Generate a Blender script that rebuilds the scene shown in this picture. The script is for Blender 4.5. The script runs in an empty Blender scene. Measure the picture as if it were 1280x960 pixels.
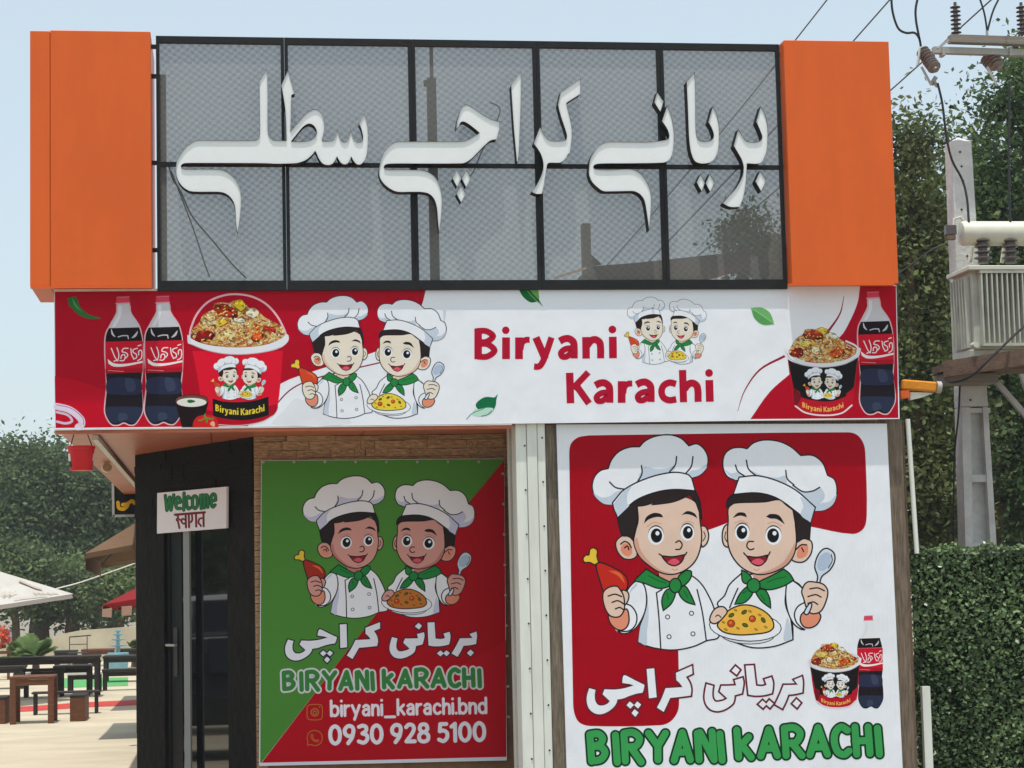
import bpy, bmesh, math, random
import numpy as np
from mathutils import Vector, Matrix
from mathutils.geometry import tessellate_polygon

random.seed(7); rng = np.random.default_rng(7)
scene = bpy.context.scene
C = scene.collection

# ------------------------------------------------------------------ camera
FPX = 2600.0                      # focal length in pixels of the 1280-wide photograph
EYE = 1.9                         # camera height
DIST = 15.76                      # camera to banner plane (Y = 0)
YAW, PITCH, ROLL = math.radians(7.919), math.radians(5.539), math.radians(1.290)
def cam_axes(y, p, r):
    cy, sy, cp, sp = math.cos(y), math.sin(y), math.cos(p), math.sin(p)
    f = np.array([sy*cp, cy*cp, sp]); rt = np.array([cy, -sy, 0.0]); dn = np.cross(f, rt)
    c, s = math.cos(r), math.sin(r)
    return np.array([c*rt + s*dn, -s*rt + c*dn, f])
AX = cam_axes(YAW, PITCH, ROLL)
CAM = np.array([0.0, -DIST, EYE])
cam = bpy.data.cameras.new('camera'); cam_o = bpy.data.objects.new('camera', cam); C.objects.link(cam_o)
cam.sensor_width = 36.0; cam.lens = FPX/1280*36.0; cam.clip_start = 0.1; cam.clip_end = 3000
m = Matrix.Identity(4)
for i in range(3):
    m[i][0], m[i][1], m[i][2], m[i][3] = AX[0][i], -AX[1][i], -AX[2][i], CAM[i]
cam_o.matrix_world = m
scene.camera = cam_o

# ------------------------------------------------------------------ sky, sun, exposure
SUN = Vector((-0.055, -0.185, 0.98)).normalized()
elev = math.asin(SUN.z)
world = bpy.data.worlds.new('World'); scene.world = world; world.use_nodes = True
wn = world.node_tree; bg = wn.nodes['Background']
sky = wn.nodes.new('ShaderNodeTexSky'); sky.sky_type = 'NISHITA'; sky.sun_disc = False
sky.sun_elevation = elev; sky.sun_rotation = math.atan2(SUN.x, SUN.y)
sky.air_density = 1.0; sky.dust_density = 2.0; sky.ozone_density = 1.0; sky.altitude = 0
veil = wn.nodes.new('ShaderNodeMix'); veil.data_type = 'RGBA'; veil.inputs['Factor'].default_value = 0.65; veil.inputs['B'].default_value = (3.9, 4.5, 4.65, 1)   # even dust veil of a hot hazy noon
wn.links.new(sky.outputs[0], veil.inputs['A']); wn.links.new(veil.outputs['Result'], bg.inputs[0]); bg.inputs[1].default_value = 0.123
sun = bpy.data.lights.new('sun', 'SUN'); sun.energy = 2.4; sun.angle = math.radians(0.6); sun.color = (1.0, 0.955, 0.89)
sun_o = bpy.data.objects.new('sun', sun); C.objects.link(sun_o)
sun_o.rotation_euler = (-SUN).to_track_quat('-Z', 'Y').to_euler(); sun_o.location = (0, -5, 30)
scene.view_settings.view_transform = 'Standard'; scene.view_settings.look = 'None'
scene.view_settings.exposure = 0.63; scene.view_settings.gamma = 1.0; scene.view_settings.use_curve_mapping = False
scene.render.engine = 'CYCLES'
scene.cycles.use_denoising = True
scene.cycles.max_bounces = 8; scene.cycles.transparent_max_bounces = 24

# ------------------------------------------------------------------ helpers
def ray(x, y):
    d = AX.T @ np.array([(x-640)/FPX, (y-480)/FPX, 1.0]); return d
def at(x, y, Y):                  # point of the facade-parallel plane Y seen at photo position x, y
    d = ray(x, y); t = (Y-CAM[1])/d[1]; return CAM + d*t
def gnd(x, y, z=0.0):             # point of the horizontal plane z seen at photo position x, y
    d = ray(x, y); return CAM + d*((z-CAM[2])/d[2])
def onplane(x, y, p, n):
    d = ray(x, y); return CAM + d*(np.dot(p-CAM, n)/np.dot(d, n))
def lin(c): 
    c = c/255.0
    return c/12.92 if c <= 0.04045 else ((c+0.055)/1.055)**2.4
def rgb(r, g, b): return (lin(r), lin(g), lin(b))

def tag(o, label=None, cat=None, group=None, kind=None):
    if label: o['label'] = label
    if cat: o['category'] = cat
    if group: o['group'] = group
    if kind: o['kind'] = kind
    return o
def empty(name, loc=(0, 0, 0), label=None, cat=None, group=None, rz=0.0):
    o = bpy.data.objects.new(name, None); C.objects.link(o); o.location = loc; o.rotation_euler = (0, 0, rz)
    o.empty_display_size = 0.2
    return tag(o, label, cat, group)
def link(name, me, parent=None, mats=()):
    if not isinstance(mats, (list, tuple)): mats = [mats]
    for mt in mats: me.materials.append(mt)
    o = bpy.data.objects.new(name, me); C.objects.link(o)
    if parent is not None:
        o.parent = parent
        bpy_loc = parent_world(parent)
        o.matrix_parent_inverse = bpy_loc.inverted()
    return o
def parent_world(p):
    mt = p.matrix_basis.copy()
    if p.parent is not None: mt = parent_world(p.parent) @ p.matrix_parent_inverse @ mt
    return mt
def mesh(name, verts, faces, mats=(), parent=None, smooth=False):
    me = bpy.data.meshes.new(name); me.from_pydata([tuple(v) for v in verts], [], faces); me.update()
    if smooth:
        for p in me.polygons: p.use_smooth = True
    return link(name, me, parent, mats)

class MB:                         # collects shapes, becomes one mesh object
    def __init__(s): s.v = []; s.f = []
    def add(s, verts, faces):
        n = len(s.v); s.v += [tuple(v) for v in verts]; s.f += [tuple(i+n for i in f) for f in faces]; return s
    def box(s, a, b):
        x0, y0, z0 = a; x1, y1, z1 = b
        return s.add([(x0,y0,z0),(x1,y0,z0),(x1,y1,z0),(x0,y1,z0),(x0,y0,z1),(x1,y0,z1),(x1,y1,z1),(x0,y1,z1)],
                     [(0,3,2,1),(4,5,6,7),(0,1,5,4),(1,2,6,5),(2,3,7,6),(3,0,4,7)])
    def bar(s, p, q, w, h=None, up=(0,0,1)):      # square bar from p to q
        p = Vector(p); q = Vector(q); h = h or w; d = (q-p).normalized(); up = Vector(up)
        if abs(d.dot(up)) > 0.98: up = Vector((0,1,0))
        sx = d.cross(up).normalized(); sy = sx.cross(d).normalized()
        vs = []
        for c in (p, q):
            for a, b in ((-1,-1),(1,-1),(1,1),(-1,1)): vs.append(c + sx*a*w/2 + sy*b*h/2)
        return s.add(vs, [(0,3,2,1),(4,5,6,7),(0,1,5,4),(1,2,6,5),(2,3,7,6),(3,0,4,7)])
    def tube(s, pts, r, n=8, cap=True):
        pts = [Vector(p) for p in pts]; k = len(pts)
        rs = r if isinstance(r, (list, tuple)) else [r]*k
        base = len(s.v); prev = None
        for i, p in enumerate(pts):
            d = (pts[min(i+1,k-1)]-pts[max(i-1,0)]).normalized()
            if prev is None:
                up = Vector((0,0,1)) if abs(d.z) < 0.9 else Vector((0,1,0)); sx = d.cross(up).normalized()
            else: sx = (prev - d*prev.dot(d)).normalized()
            prev = sx; sy = d.cross(sx)
            for j in range(n):
                a = 2*math.pi*j/n; s.v.append(tuple(p + (sx*math.cos(a)+sy*math.sin(a))*rs[i]))
        for i in range(k-1):
            for j in range(n):
                a = base+i*n+j; b = base+i*n+(j+1)%n; s.f.append((a, b, b+n, a+n))
        if cap:
            s.f.append(tuple(base+j for j in reversed(range(n)))); s.f.append(tuple(base+(k-1)*n+j for j in range(n)))
        return s
    def lathe(s, prof, axis_p, axis_d=(0,0,1), n=14):      # profile list of (radius, height)
        o = Vector(axis_p); d = Vector(axis_d).normalized()
        up = Vector((0,0,1)) if abs(d.z) < 0.9 else Vector((0,1,0)); sx = d.cross(up).normalized(); sy = d.cross(sx)
        base = len(s.v)
        for r, h in prof:
            for j in range(n):
                a = 2*math.pi*j/n; s.v.append(tuple(o + d*h + (sx*math.cos(a)+sy*math.sin(a))*r))
        for i in range(len(prof)-1):
            for j in range(n):
                a = base+i*n+j; b = base+i*n+(j+1)%n; s.f.append((a, b, b+n, a+n))
        s.f.append(tuple(base+j for j in reversed(range(n)))); s.f.append(tuple(base+(len(prof)-1)*n+j for j in range(n)))
        return s
    def build(s, name, mat, parent=None, smooth=False, bevel=0.0):
        o = mesh(name, s.v, s.f, [mat], parent, smooth)
        if bevel:
            b = o.modifiers.new('bevel', 'BEVEL'); b.width = bevel; b.segments = 1; b.limit_method = 'ANGLE'
        if smooth:
            e = o.modifiers.new('split', 'EDGE_SPLIT'); e.split_angle = math.radians(38)
        return o
def pxbox(x0, y0, x1, y1, Y0, Y1):               # corners of an upright box whose front face covers a photo rectangle on plane Y0
    a, b, c, d = at(x0, y0, Y0), at(x1, y0, Y0), at(x1, y1, Y0), at(x0, y1, Y0)
    xl = (a[0]+d[0])/2; xr = (b[0]+c[0])/2; zt = (a[2]+b[2])/2; zb = (c[2]+d[2])/2
    return (xl, Y0, zb), (xr, Y1, zt)

# ------------------------------------------------------------------ materials
def mat(name, col, rough=0.6, spec=0.3, metal=0.0, noise=0.0, nscale=8.0, bump=0.0, bscale=40.0, col2=None, detail=6.0, transl=0.0, stretch=None):
    mt = bpy.data.materials.new(name); mt.use_nodes = True; nt = mt.node_tree; N = nt.nodes; L = nt.links
    b = N['Principled BSDF']; b.inputs['Roughness'].default_value = rough; b.inputs['Metallic'].default_value = metal
    b.inputs['Specular IOR Level'].default_value = spec
    b.inputs['Base Color'].default_value = (*col, 1)
    tc = N.new('ShaderNodeTexCoord'); co = tc.outputs['Object']
    if stretch:
        mp = N.new('ShaderNodeMapping'); mp.inputs['Scale'].default_value = stretch; L.new(co, mp.inputs[0]); co = mp.outputs[0]
    if noise or col2:
        n = N.new('ShaderNodeTexNoise'); n.inputs['Scale'].default_value = nscale; n.inputs['Detail'].default_value = detail; n.inputs['Roughness'].default_value = 0.65
        L.new(co, n.inputs['Vector'])
        r = N.new('ShaderNodeValToRGB'); r.color_ramp.elements[0].position = 0.32; r.color_ramp.elements[1].position = 0.68
        a = col2 or tuple(c*(1-noise) for c in col); z = col if col2 else tuple(min(1, c*(1+noise)) for c in col)
        r.color_ramp.elements[0].color = (*a, 1); r.color_ramp.elements[1].color = (*z, 1)
        L.new(n.outputs['Fac'], r.inputs[0]); L.new(r.outputs[0], b.inputs['Base Color'])
        rr = N.new('ShaderNodeMapRange'); rr.inputs['To Min'].default_value = max(0.02, rough-0.12); rr.inputs['To Max'].default_value = min(1, rough+0.12)
        L.new(n.outputs['Fac'], rr.inputs['Value']); L.new(rr.outputs[0], b.inputs['Roughness'])
    if bump:
        n2 = N.new('ShaderNodeTexNoise'); n2.inputs['Scale'].default_value = bscale; n2.inputs['Detail'].default_value = 8
        L.new(co, n2.inputs['Vector'])
        bp = N.new('ShaderNodeBump'); bp.inputs['Strength'].default_value = bump; bp.inputs['Distance'].default_value = 0.02
        L.new(n2.outputs['Fac'], bp.inputs['Height']); L.new(bp.outputs[0], b.inputs['Normal'])
    if transl:
        t = N.new('ShaderNodeBsdfTranslucent'); t.inputs[0].default_value = (*col, 1)
        mx = N.new('ShaderNodeMixShader'); mx.inputs[0].default_value = transl
        L.new(b.outputs[0], mx.inputs[1]); L.new(t.outputs[0], mx.inputs[2]); L.new(mx.outputs[0], N['Material Output'].inputs[0])
    return mt

def leaf_mat(name, dark, light, tr=0.3, rough=0.55, clump=1.6):
    mt = bpy.data.materials.new(name); mt.use_nodes = True; nt = mt.node_tree; N = nt.nodes; L = nt.links
    b = N['Principled BSDF']; b.inputs['Roughness'].default_value = rough; b.inputs['Specular IOR Level'].default_value = 0.25
    g = N.new('ShaderNodeNewGeometry'); r = N.new('ShaderNodeValToRGB')
    r.color_ramp.elements[0].color = (*dark, 1); r.color_ramp.elements[1].color = (*light, 1)
    tc = N.new('ShaderNodeTexCoord'); nz = N.new('ShaderNodeTexNoise'); nz.inputs['Scale'].default_value = clump; nz.inputs['Detail'].default_value = 3; L.new(tc.outputs['Object'], nz.inputs['Vector'])
    mr = N.new('ShaderNodeMapRange'); mr.inputs['From Min'].default_value = 0.34; mr.inputs['From Max'].default_value = 0.66; L.new(nz.outputs['Fac'], mr.inputs['Value'])
    av = N.new('ShaderNodeMix'); av.data_type = 'FLOAT'; av.inputs['Factor'].default_value = 0.62; L.new(g.outputs['Random Per Island'], av.inputs['A']); L.new(mr.outputs[0], av.inputs['B'])
    L.new(av.outputs['Result'], r.inputs[0]); L.new(r.outputs[0], b.inputs['Base Color'])
    t = N.new('ShaderNodeBsdfTranslucent'); L.new(r.outputs[0], t.inputs[0])
    mx = N.new('ShaderNodeMixShader'); mx.inputs[0].default_value = tr
    L.new(b.outputs[0], mx.inputs[1]); L.new(t.outputs[0], mx.inputs[2]); L.new(mx.outputs[0], N['Material Output'].inputs[0])
    return mt

def print_mat(name, ripple=None, scale=1.0, rough=0.42):
    """flat print on vinyl: the ink colour comes from the printed shape, the sheet has a faint ripple"""
    mt = bpy.data.materials.new(name); mt.use_nodes = True; nt = mt.node_tree; N = nt.nodes; L = nt.links
    b = N['Principled BSDF']; b.inputs['Roughness'].default_value = rough; b.inputs['Specular IOR Level'].default_value = 0.06
    a = N.new('ShaderNodeVertexColor'); a.layer_name = 'ink'
    tc = N.new('ShaderNodeTexCoord')
    n = N.new('ShaderNodeTexNoise'); n.inputs['Scale'].default_value = 2.2; n.inputs['Detail'].default_value = 9; n.inputs['Roughness'].default_value = 0.7
    L.new(tc.outputs['Object'], n.inputs['Vector'])
    mr = N.new('ShaderNodeMapRange'); mr.inputs['To Min'].default_value = 0.89; mr.inputs['To Max'].default_value = 0.94
    mr.inputs['From Min'].default_value = 0.3; mr.inputs['From Max'].default_value = 0.7
    L.new(n.outputs['Fac'], mr.inputs['Value'])
    mm = N.new('ShaderNodeMix'); mm.data_type = 'RGBA'; mm.blend_type = 'MULTIPLY'; mm.inputs['Factor'].default_value = 1.0
    L.new(a.outputs['Color'], mm.inputs['A']); L.new(mr.outputs[0], mm.inputs['B'])
    L.new(mm.outputs['Result'], b.inputs['Base Color'])
    n2 = N.new('ShaderNodeTexNoise'); n2.inputs['Scale'].default_value = 3.0; n2.inputs['Detail'].default_value = 3
    mp = N.new('ShaderNodeMapping'); mp.inputs['Scale'].default_value = (1.0, 1.0, 0.6); L.new(tc.outputs['Object'], mp.inputs[0]); L.new(mp.outputs[0], n2.inputs['Vector'])
    bp = N.new('ShaderNodeBump'); bp.inputs['Strength'].default_value = 0.5; bp.inputs['Distance'].default_value = 0.035
    h = n2.outputs['Fac']
    if ripple:
        w = N.new('ShaderNodeTexWave'); w.wave_type = 'BANDS'; w.bands_direction = 'X'; w.inputs['Scale'].default_value = ripple; w.inputs['Distortion'].default_value = 0.6
        L.new(tc.outputs['Object'], w.inputs['Vector'])
        ad = N.new('ShaderNodeMath'); ad.operation = 'MULTIPLY_ADD'; ad.inputs[1].default_value = 0.05
        L.new(w.outputs['Fac'], ad.inputs[0]); L.new(n2.outputs['Fac'], ad.inputs[2]); h = ad.outputs[0]
    L.new(h, bp.inputs['Height']); L.new(bp.outputs[0], b.inputs['Normal'])
    return mt

def rice_mat(name):
    """printed rice: small stretched cells of cream, yellow, orange and brown"""
    mt = bpy.data.materials.new(name); mt.use_nodes = True; nt = mt.node_tree; N = nt.nodes; L = nt.links
    b = N['Principled BSDF']; b.inputs['Roughness'].default_value = 0.45; b.inputs['Specular IOR Level'].default_value = 0.3
    tc = N.new('ShaderNodeTexCoord')
    n = N.new('ShaderNodeTexNoise'); n.inputs['Scale'].default_value = 14; n.inputs['Detail'].default_value = 2; L.new(tc.outputs['Object'], n.inputs['Vector'])
    mx = N.new('ShaderNodeMix'); mx.data_type = 'VECTOR'; mx.inputs['Factor'].default_value = 0.12
    L.new(tc.outputs['Object'], mx.inputs['A']); L.new(n.outputs['Color'], mx.inputs['B'])
    v = N.new('ShaderNodeTexVoronoi'); v.inputs['Scale'].default_value = 62; v.inputs['Randomness'].default_value = 1.0
    mp = N.new('ShaderNodeMapping'); mp.inputs['Scale'].default_value = (0.75, 1, 1.5); mp.inputs['Rotation'].default_value = (0, 0.5, 0)
    L.new(mx.outputs['Result'], mp.inputs[0]); L.new(mp.outputs[0], v.inputs['Vector'])
    sp = N.new('ShaderNodeSeparateColor'); L.new(v.outputs['Color'], sp.inputs[0])
    r = N.new('ShaderNodeValToRGB'); r.color_ramp.interpolation = 'CONSTANT'
    cols = [(0.0, rgb(128,60,24)), (0.1, rgb(206,124,48)), (0.26, rgb(238,178,80)), (0.48, rgb(246,208,122)), (0.68, rgb(250,232,176)), (0.9, rgb(222,96,40))]
    e = r.color_ramp.elements; e[0].position = cols[0][0]; e[0].color = (*cols[0][1], 1); e[1].position = cols[1][0]; e[1].color = (*cols[1][1], 1)
    for p, c in cols[2:]:
        k = e.new(p); k.color = (*c, 1)
    L.new(sp.outputs[0], r.inputs[0])
    mr = N.new('ShaderNodeMapRange'); mr.inputs['From Min'].default_value = 0.2; mr.inputs['From Max'].default_value = 0.75; mr.inputs['To Min'].default_value = 0.95; mr.inputs['To Max'].default_value = 0.45
    L.new(v.outputs['Distance'], mr.inputs['Value'])
    mm = N.new('ShaderNodeMix'); mm.data_type = 'RGBA'; mm.blend_type = 'MULTIPLY'; mm.inputs['Factor'].default_value = 1.0
    L.new(r.outputs[0], mm.inputs['A']); L.new(mr.outputs[0], mm.inputs['B']); L.new(mm.outputs['Result'], b.inputs['Base Color'])
    return mt

def mesh_screen_mat():
    mt = bpy.data.materials.new('perforated_mesh'); mt.use_nodes = True; nt = mt.node_tree; N = nt.nodes; L = nt.links
    b = N['Principled BSDF']; b.inputs['Base Color'].default_value = (0.155, 0.152, 0.138, 1); b.inputs['Roughness'].default_value = 0.6
    tc = N.new('ShaderNodeTexCoord'); sx = N.new('ShaderNodeSeparateXYZ'); L.new(tc.outputs['Object'], sx.inputs[0])
    def M(op, a, bb=None):
        n = N.new('ShaderNodeMath'); n.operation = op
        for i, q in enumerate((a, bb)):
            if q is None: continue
            if isinstance(q, (int, float)): n.inputs[i].default_value = q
            else: L.new(q, n.inputs[i])
        return n.outputs[0]
    nz = N.new('ShaderNodeTexNoise'); nz.inputs['Scale'].default_value = 7; L.new(tc.outputs['Object'], nz.inputs['Vector'])
    w = M('MULTIPLY', nz.outputs['Fac'], 0.022)
    k = 2*math.pi/0.066
    u = M('MULTIPLY', M('ADD', M('ADD', sx.outputs[0], M('MULTIPLY', sx.outputs[2], 0.12)), w), k)
    v = M('MULTIPLY', M('ADD', M('SUBTRACT', M('MULTIPLY', sx.outputs[2], 1.2), M('MULTIPLY', sx.outputs[0], 0.1)), w), k)
    p = M('MULTIPLY', M('SINE', u), M('SINE', v))
    nf = N.new('ShaderNodeTexNoise'); nf.inputs['Scale'].default_value = 90; nf.inputs['Detail'].default_value = 3; L.new(tc.outputs['Object'], nf.inputs['Vector'])
    al = M('ADD', M('ADD', M('MULTIPLY', p, 0.085), M('MULTIPLY', nf.outputs['Fac'], 0.30)), 0.61)
    t = N.new('ShaderNodeBsdfTransparent'); mx = N.new('ShaderNodeMixShader')
    L.new(al, mx.inputs[0]); L.new(t.outputs[0], mx.inputs[1]); L.new(b.outputs[0], mx.inputs[2]); L.new(mx.outputs[0], N['Material Output'].inputs[0])
    return mt

def brickless_wood(name, a, b_, axis='Z', scale=6.0, rough=0.7):
    st = {'Z': (14, 14, 1.0), 'X': (1.0, 14, 14)}[axis]
    return mat(name, a, rough, 0.25, 0, 0.0, scale, 0.35, scale*6, col2=b_, stretch=st)

M = {}
M['orange'] = mat('orange_panel', rgb(222, 95, 22), 0.4, 0.35, noise=0.055, nscale=2.2, bump=0.05, bscale=2.5, stretch=(2.2, 2.2, 0.5))
M['orange_soffit'] = mat('orange_soffit', rgb(192, 104, 74), 0.32, 0.5, noise=0.22, nscale=3.5, bump=0.3, bscale=5, stretch=(0.6, 3, 1))
M['black_steel'] = mat('black_steel', (0.010, 0.0105, 0.011), 0.55, 0.25, noise=0.3, nscale=20)
M['letter_face'] = mat('white_acrylic', (0.84, 0.86, 0.85), 0.35, 0.4, noise=0.03, nscale=4)
M['letter_side'] = mat('dark_letter_return', (0.007, 0.009, 0.009), 0.6, 0.2)
M['mesh'] = mesh_screen_mat()
M['print'] = print_mat('vinyl_print'); M['print_rib'] = print_mat('vinyl_print_ribbed', ripple=9.0)
M['rice'] = rice_mat('printed_rice')
M['white_paint'] = mat('white_painted_steel', (0.74, 0.76, 0.69), 0.5, 0.35, noise=0.10, nscale=3, bump=0.05, bscale=12, stretch=(3, 3, 0.5))
M['stone'] = mat('tan_ledge_stone', rgb(200, 164, 126), 0.9, 0.15, noise=0.45, nscale=4, bump=0.7, bscale=30)
M['mortar'] = mat('stone_mortar', rgb(140, 110, 82), 0.95, 0.1, noise=0.2)
M['black_wall'] = mat('black_painted_plaster', (0.0105, 0.009, 0.0075), 0.8, 0.10, noise=0.5, nscale=4, bump=1.0, bscale=10)
M['black_door'] = mat('black_door_metal', (0.007, 0.007, 0.0075), 0.5, 0.15, noise=0.2)
M['alu'] = mat('brushed_aluminium', (0.26, 0.26, 0.25), 0.5, 0.4, 0.3, noise=0.08, nscale=20, stretch=(8, 8, 0.4))
M['old_wood'] = brickless_wood('weathered_board', rgb(150, 138, 120), rgb(96, 84, 70))
M['post_wood'] = brickless_wood('brown_post_wood', rgb(140, 124, 106), rgb(88, 74, 60))
M['table_wood'] = brickless_wood('brown_table_wood', rgb(128, 84, 58), rgb(80, 48, 32), 'X')
M['dark_wood'] = brickless_wood('dark_table_wood', rgb(58, 52, 46), rgb(34, 30, 27), 'X')
M['concrete'] = mat('pole_concrete', rgb(200, 200, 196), 0.85, 0.2, noise=0.14, nscale=6, bump=0.3, bscale=26)
M['plaster'] = mat('low_wall_plaster', rgb(190, 180, 158), 0.9, 0.15, noise=0.14, nscale=1.2, bump=0.3, bscale=8)
M['transformer'] = mat('transformer_paint', rgb(186, 188, 175), 0.5, 0.35, noise=0.16, nscale=4, bump=0.05)
M['cream_tank'] = mat('cream_tank_paint', rgb(206, 206, 188), 0.42, 0.4, noise=0.06, nscale=4)
M['porcelain'] = mat('brown_porcelain', rgb(82, 74, 70), 0.3, 0.5, noise=0.1)
M['grey_porcelain'] = mat('grey_porcelain', rgb(122, 110, 102), 0.35, 0.5, noise=0.12)
M['galv'] = mat('galvanised_steel', rgb(170, 168, 160), 0.55, 0.4, 0.3, noise=0.12, nscale=9)
M['rust_beam'] = mat('rusty_beam', rgb(112, 92, 78), 0.8, 0.2, noise=0.25, nscale=6, bump=0.3)
M['grey_beam'] = mat('grey_timber_beam', rgb(138, 130, 120), 0.8, 0.2, noise=0.18, nscale=8, bump=0.3, stretch=(0.5, 5, 5))
M['cable'] = mat('black_cable', (0.02, 0.02, 0.022), 0.5, 0.3)
M['wire'] = mat('bare_wire', (0.09, 0.1, 0.11), 0.5, 0.3, 0.3)
M['ground'] = mat('dusty_ground', rgb(142, 134, 120), 0.95, 0.1, noise=0.10, nscale=0.4, bump=0.3, bscale=4, detail=10)
M['paving'] = mat('cream_paving', rgb(190, 178, 154), 0.85, 0.15, noise=0.14, nscale=0.9, bump=0.25, bscale=3, detail=12, stretch=(0.7, 1.3, 1))
M['grey_step'] = mat('grey_step', rgb(120, 122, 126), 0.8, 0.2, noise=0.10, nscale=3)
M['red_paint'] = mat('red_floor_paint', rgb(186, 66, 58), 0.8, 0.2, noise=0.2, nscale=3)
M['green_mat'] = mat('green_turf_mat', rgb(92, 158, 96), 0.95, 0.1, noise=0.2, nscale=20)
M['canvas'] = mat('white_canvas', (0.62, 0.60, 0.54), 0.85, 0.1, noise=0.05, nscale=3, transl=0.1)
M['brown_canvas'] = mat('brown_canvas', rgb(122, 98, 76), 0.85, 0.1, noise=0.08, nscale=3, transl=0.2)
M['red_canvas'] = mat('red_canvas', rgb(142, 36, 40), 0.8, 0.1, noise=0.08, nscale=3, transl=0.2)
M['bark'] = mat('tree_bark', rgb(92, 78, 62), 0.95, 0.1, noise=0.3, nscale=6, bump=0.6, bscale=18, stretch=(4, 4, 0.8))
M['leaf_a'] = leaf_mat('leaves_olive', (0.022, 0.040, 0.016), (0.17, 0.245, 0.08))
M['leaf_b'] = leaf_mat('leaves_deep_green', (0.018, 0.038, 0.018), (0.125, 0.205, 0.07))
M['leaf_c'] = leaf_mat('leaves_light', (0.030, 0.046, 0.020), (0.24, 0.29, 0.10))
M['hedge'] = leaf_mat('plastic_hedge_leaves', (0.020, 0.048, 0.014), (0.28, 0.40, 0.18), 0.2, 0.32, 2.2)
M['far_a'] = leaf_mat('far_leaves_olive', (0.030, 0.050, 0.024), (0.17, 0.245, 0.10), 0.3, 0.6, 0.55); M['far_b'] = leaf_mat('far_leaves_green', (0.025, 0.046, 0.025), (0.12, 0.195, 0.085), 0.3, 0.6, 0.55); M['far_c'] = leaf_mat('far_leaves_light', (0.040, 0.062, 0.028), (0.21, 0.29, 0.11), 0.3, 0.6, 0.55)
M['flap'] = mat('pale_flap_canvas', rgb(176, 142, 124), 0.85, 0.1, noise=0.1, nscale=4)
M['hedge_back'] = mat('hedge_backing', (0.010, 0.018, 0.008), 0.95, 0.1, noise=0.3)
M['palm'] = leaf_mat('palm_fronds', (0.06, 0.11, 0.03), (0.2, 0.3, 0.09))
M['red_plastic'] = mat('red_plastic', rgb(214, 22, 34), 0.4, 0.4, noise=0.04)
M['blue_paint'] = mat('pale_blue_paint', rgb(132, 176, 188), 0.6, 0.3, noise=0.1)
M['car_white'] = mat('white_car_paint', (0.7, 0.7, 0.7), 0.2, 0.5)
M['glass_dark'] = mat('dark_glass', (0.006, 0.007, 0.008), 0.03, 0.7)
M['rubber'] = mat('black_rubber', (0.02, 0.02, 0.02), 0.8, 0.2)
M['yellow_wrap'] = mat('orange_fabric_wrap', rgb(218, 140, 40), 0.7, 0.2, noise=0.12, nscale=14, bump=0.5, bscale=20)
M['lamp_lens'] = mat('lamp_lens', rgb(178, 140, 90), 0.4, 0.4)
M['brown_steel'] = mat('dark_brown_steel', (0.045, 0.038, 0.034), 0.6, 0.3, noise=0.2)
M['yellow_letter'] = mat('yellow_letter_paint', rgb(226, 176, 30), 0.5, 0.3)

# ------------------------------------------------------------------ curve and lettering tools
def parse(s, ox=0.0, oy=0.0, sc=1.0):
    out = []
    for tok in s.split():
        c = tok.endswith('c'); x, y = tok.rstrip('c').split(',')
        out.append((ox + float(x)/sc, oy + float(y)/sc, c))
    return out
def spline(pts, closed=True, sub=5):
    P = [np.array(p[:2], float) for p in pts]; cr = [bool(p[2]) if len(p) > 2 else False for p in pts]; n = len(P)
    T = []
    for i in range(n):
        a = P[(i-1) % n]; b = P[(i+1) % n]
        if not closed and i == 0: a = P[0]
        if not closed and i == n-1: b = P[n-1]
        d = np.linalg.norm(P[i]-a) + np.linalg.norm(b-P[i]); T.append((b-a)/d if d > 1e-9 else np.zeros(2))
    out = []
    for i in range(n if closed else n-1):
        j = (i+1) % n; p, q = P[i], P[j]; L = np.linalg.norm(q-p)
        if L < 1e-9: continue
        ch = (q-p)/L; t0 = ch if cr[i] else T[i]; t1 = ch if cr[j] else T[j]
        k = 1 if (cr[i] and cr[j]) else sub
        for s in range(k):
            u = s/k; h00 = 2*u**3-3*u**2+1; h10 = u**3-2*u**2+u; h01 = -2*u**3+3*u**2; h11 = u**3-u**2
            out.append(h00*p + h10*L*t0 + h01*q + h11*L*t1)
    if not closed: out.append(P[-1])
    return out
def tess(loops):
    vs = [[Vector((p[0], p[1], 0)) for p in lp] for lp in loops]
    return tessellate_polygon(vs)

# ------------------------------------------------------------------ levels
ZT = float(at(600, 358, 0)[2]); ZB = float(at(600, 529, 0)[2])
XL = float(at(68, 450, 0)[0]); XR = float(at(1122, 450, 0)[0])

# ------------------------------------------------------------------ the ground
g = mesh('ground', [(-400,-200,0),(400,-200,0),(400,600,0),(-400,600,0)], [(0,1,2,3)], [M['ground']]); tag(g, kind='structure')
g = mesh('terrace_paving', [(-40,1.5,0.004),(0.5,1.5,0.004),(0.5,50,0.004),(-40,50,0.004)], [(0,1,2,3)], [M['paving']]); tag(g, kind='structure')
def floor_strip(name, pts, z, mt):
    v = [gnd(x, y, z) for x, y in pts]; return mesh(name, v, [tuple(range(len(v)))], [mt])
o = floor_strip('red_floor_stripe', [(-40,893),(40,889),(100,884.5),(200,880),(200,873.5),(100,878),(40,882.5),(-40,886.5)], 0.008, M['red_paint']); tag(o, kind='structure')
o = floor_strip('green_floor_mat', [(66,860),(160,857),(160,846.5),(70,848)], 0.010, M['green_mat']); tag(o, kind='structure')

# ------------------------------------------------------------------ the shop building
shop = empty('shop_building', (1.9, 0.6, 0), 'small single storey shop with orange side boxes, banner and black entrance', 'building')
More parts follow.
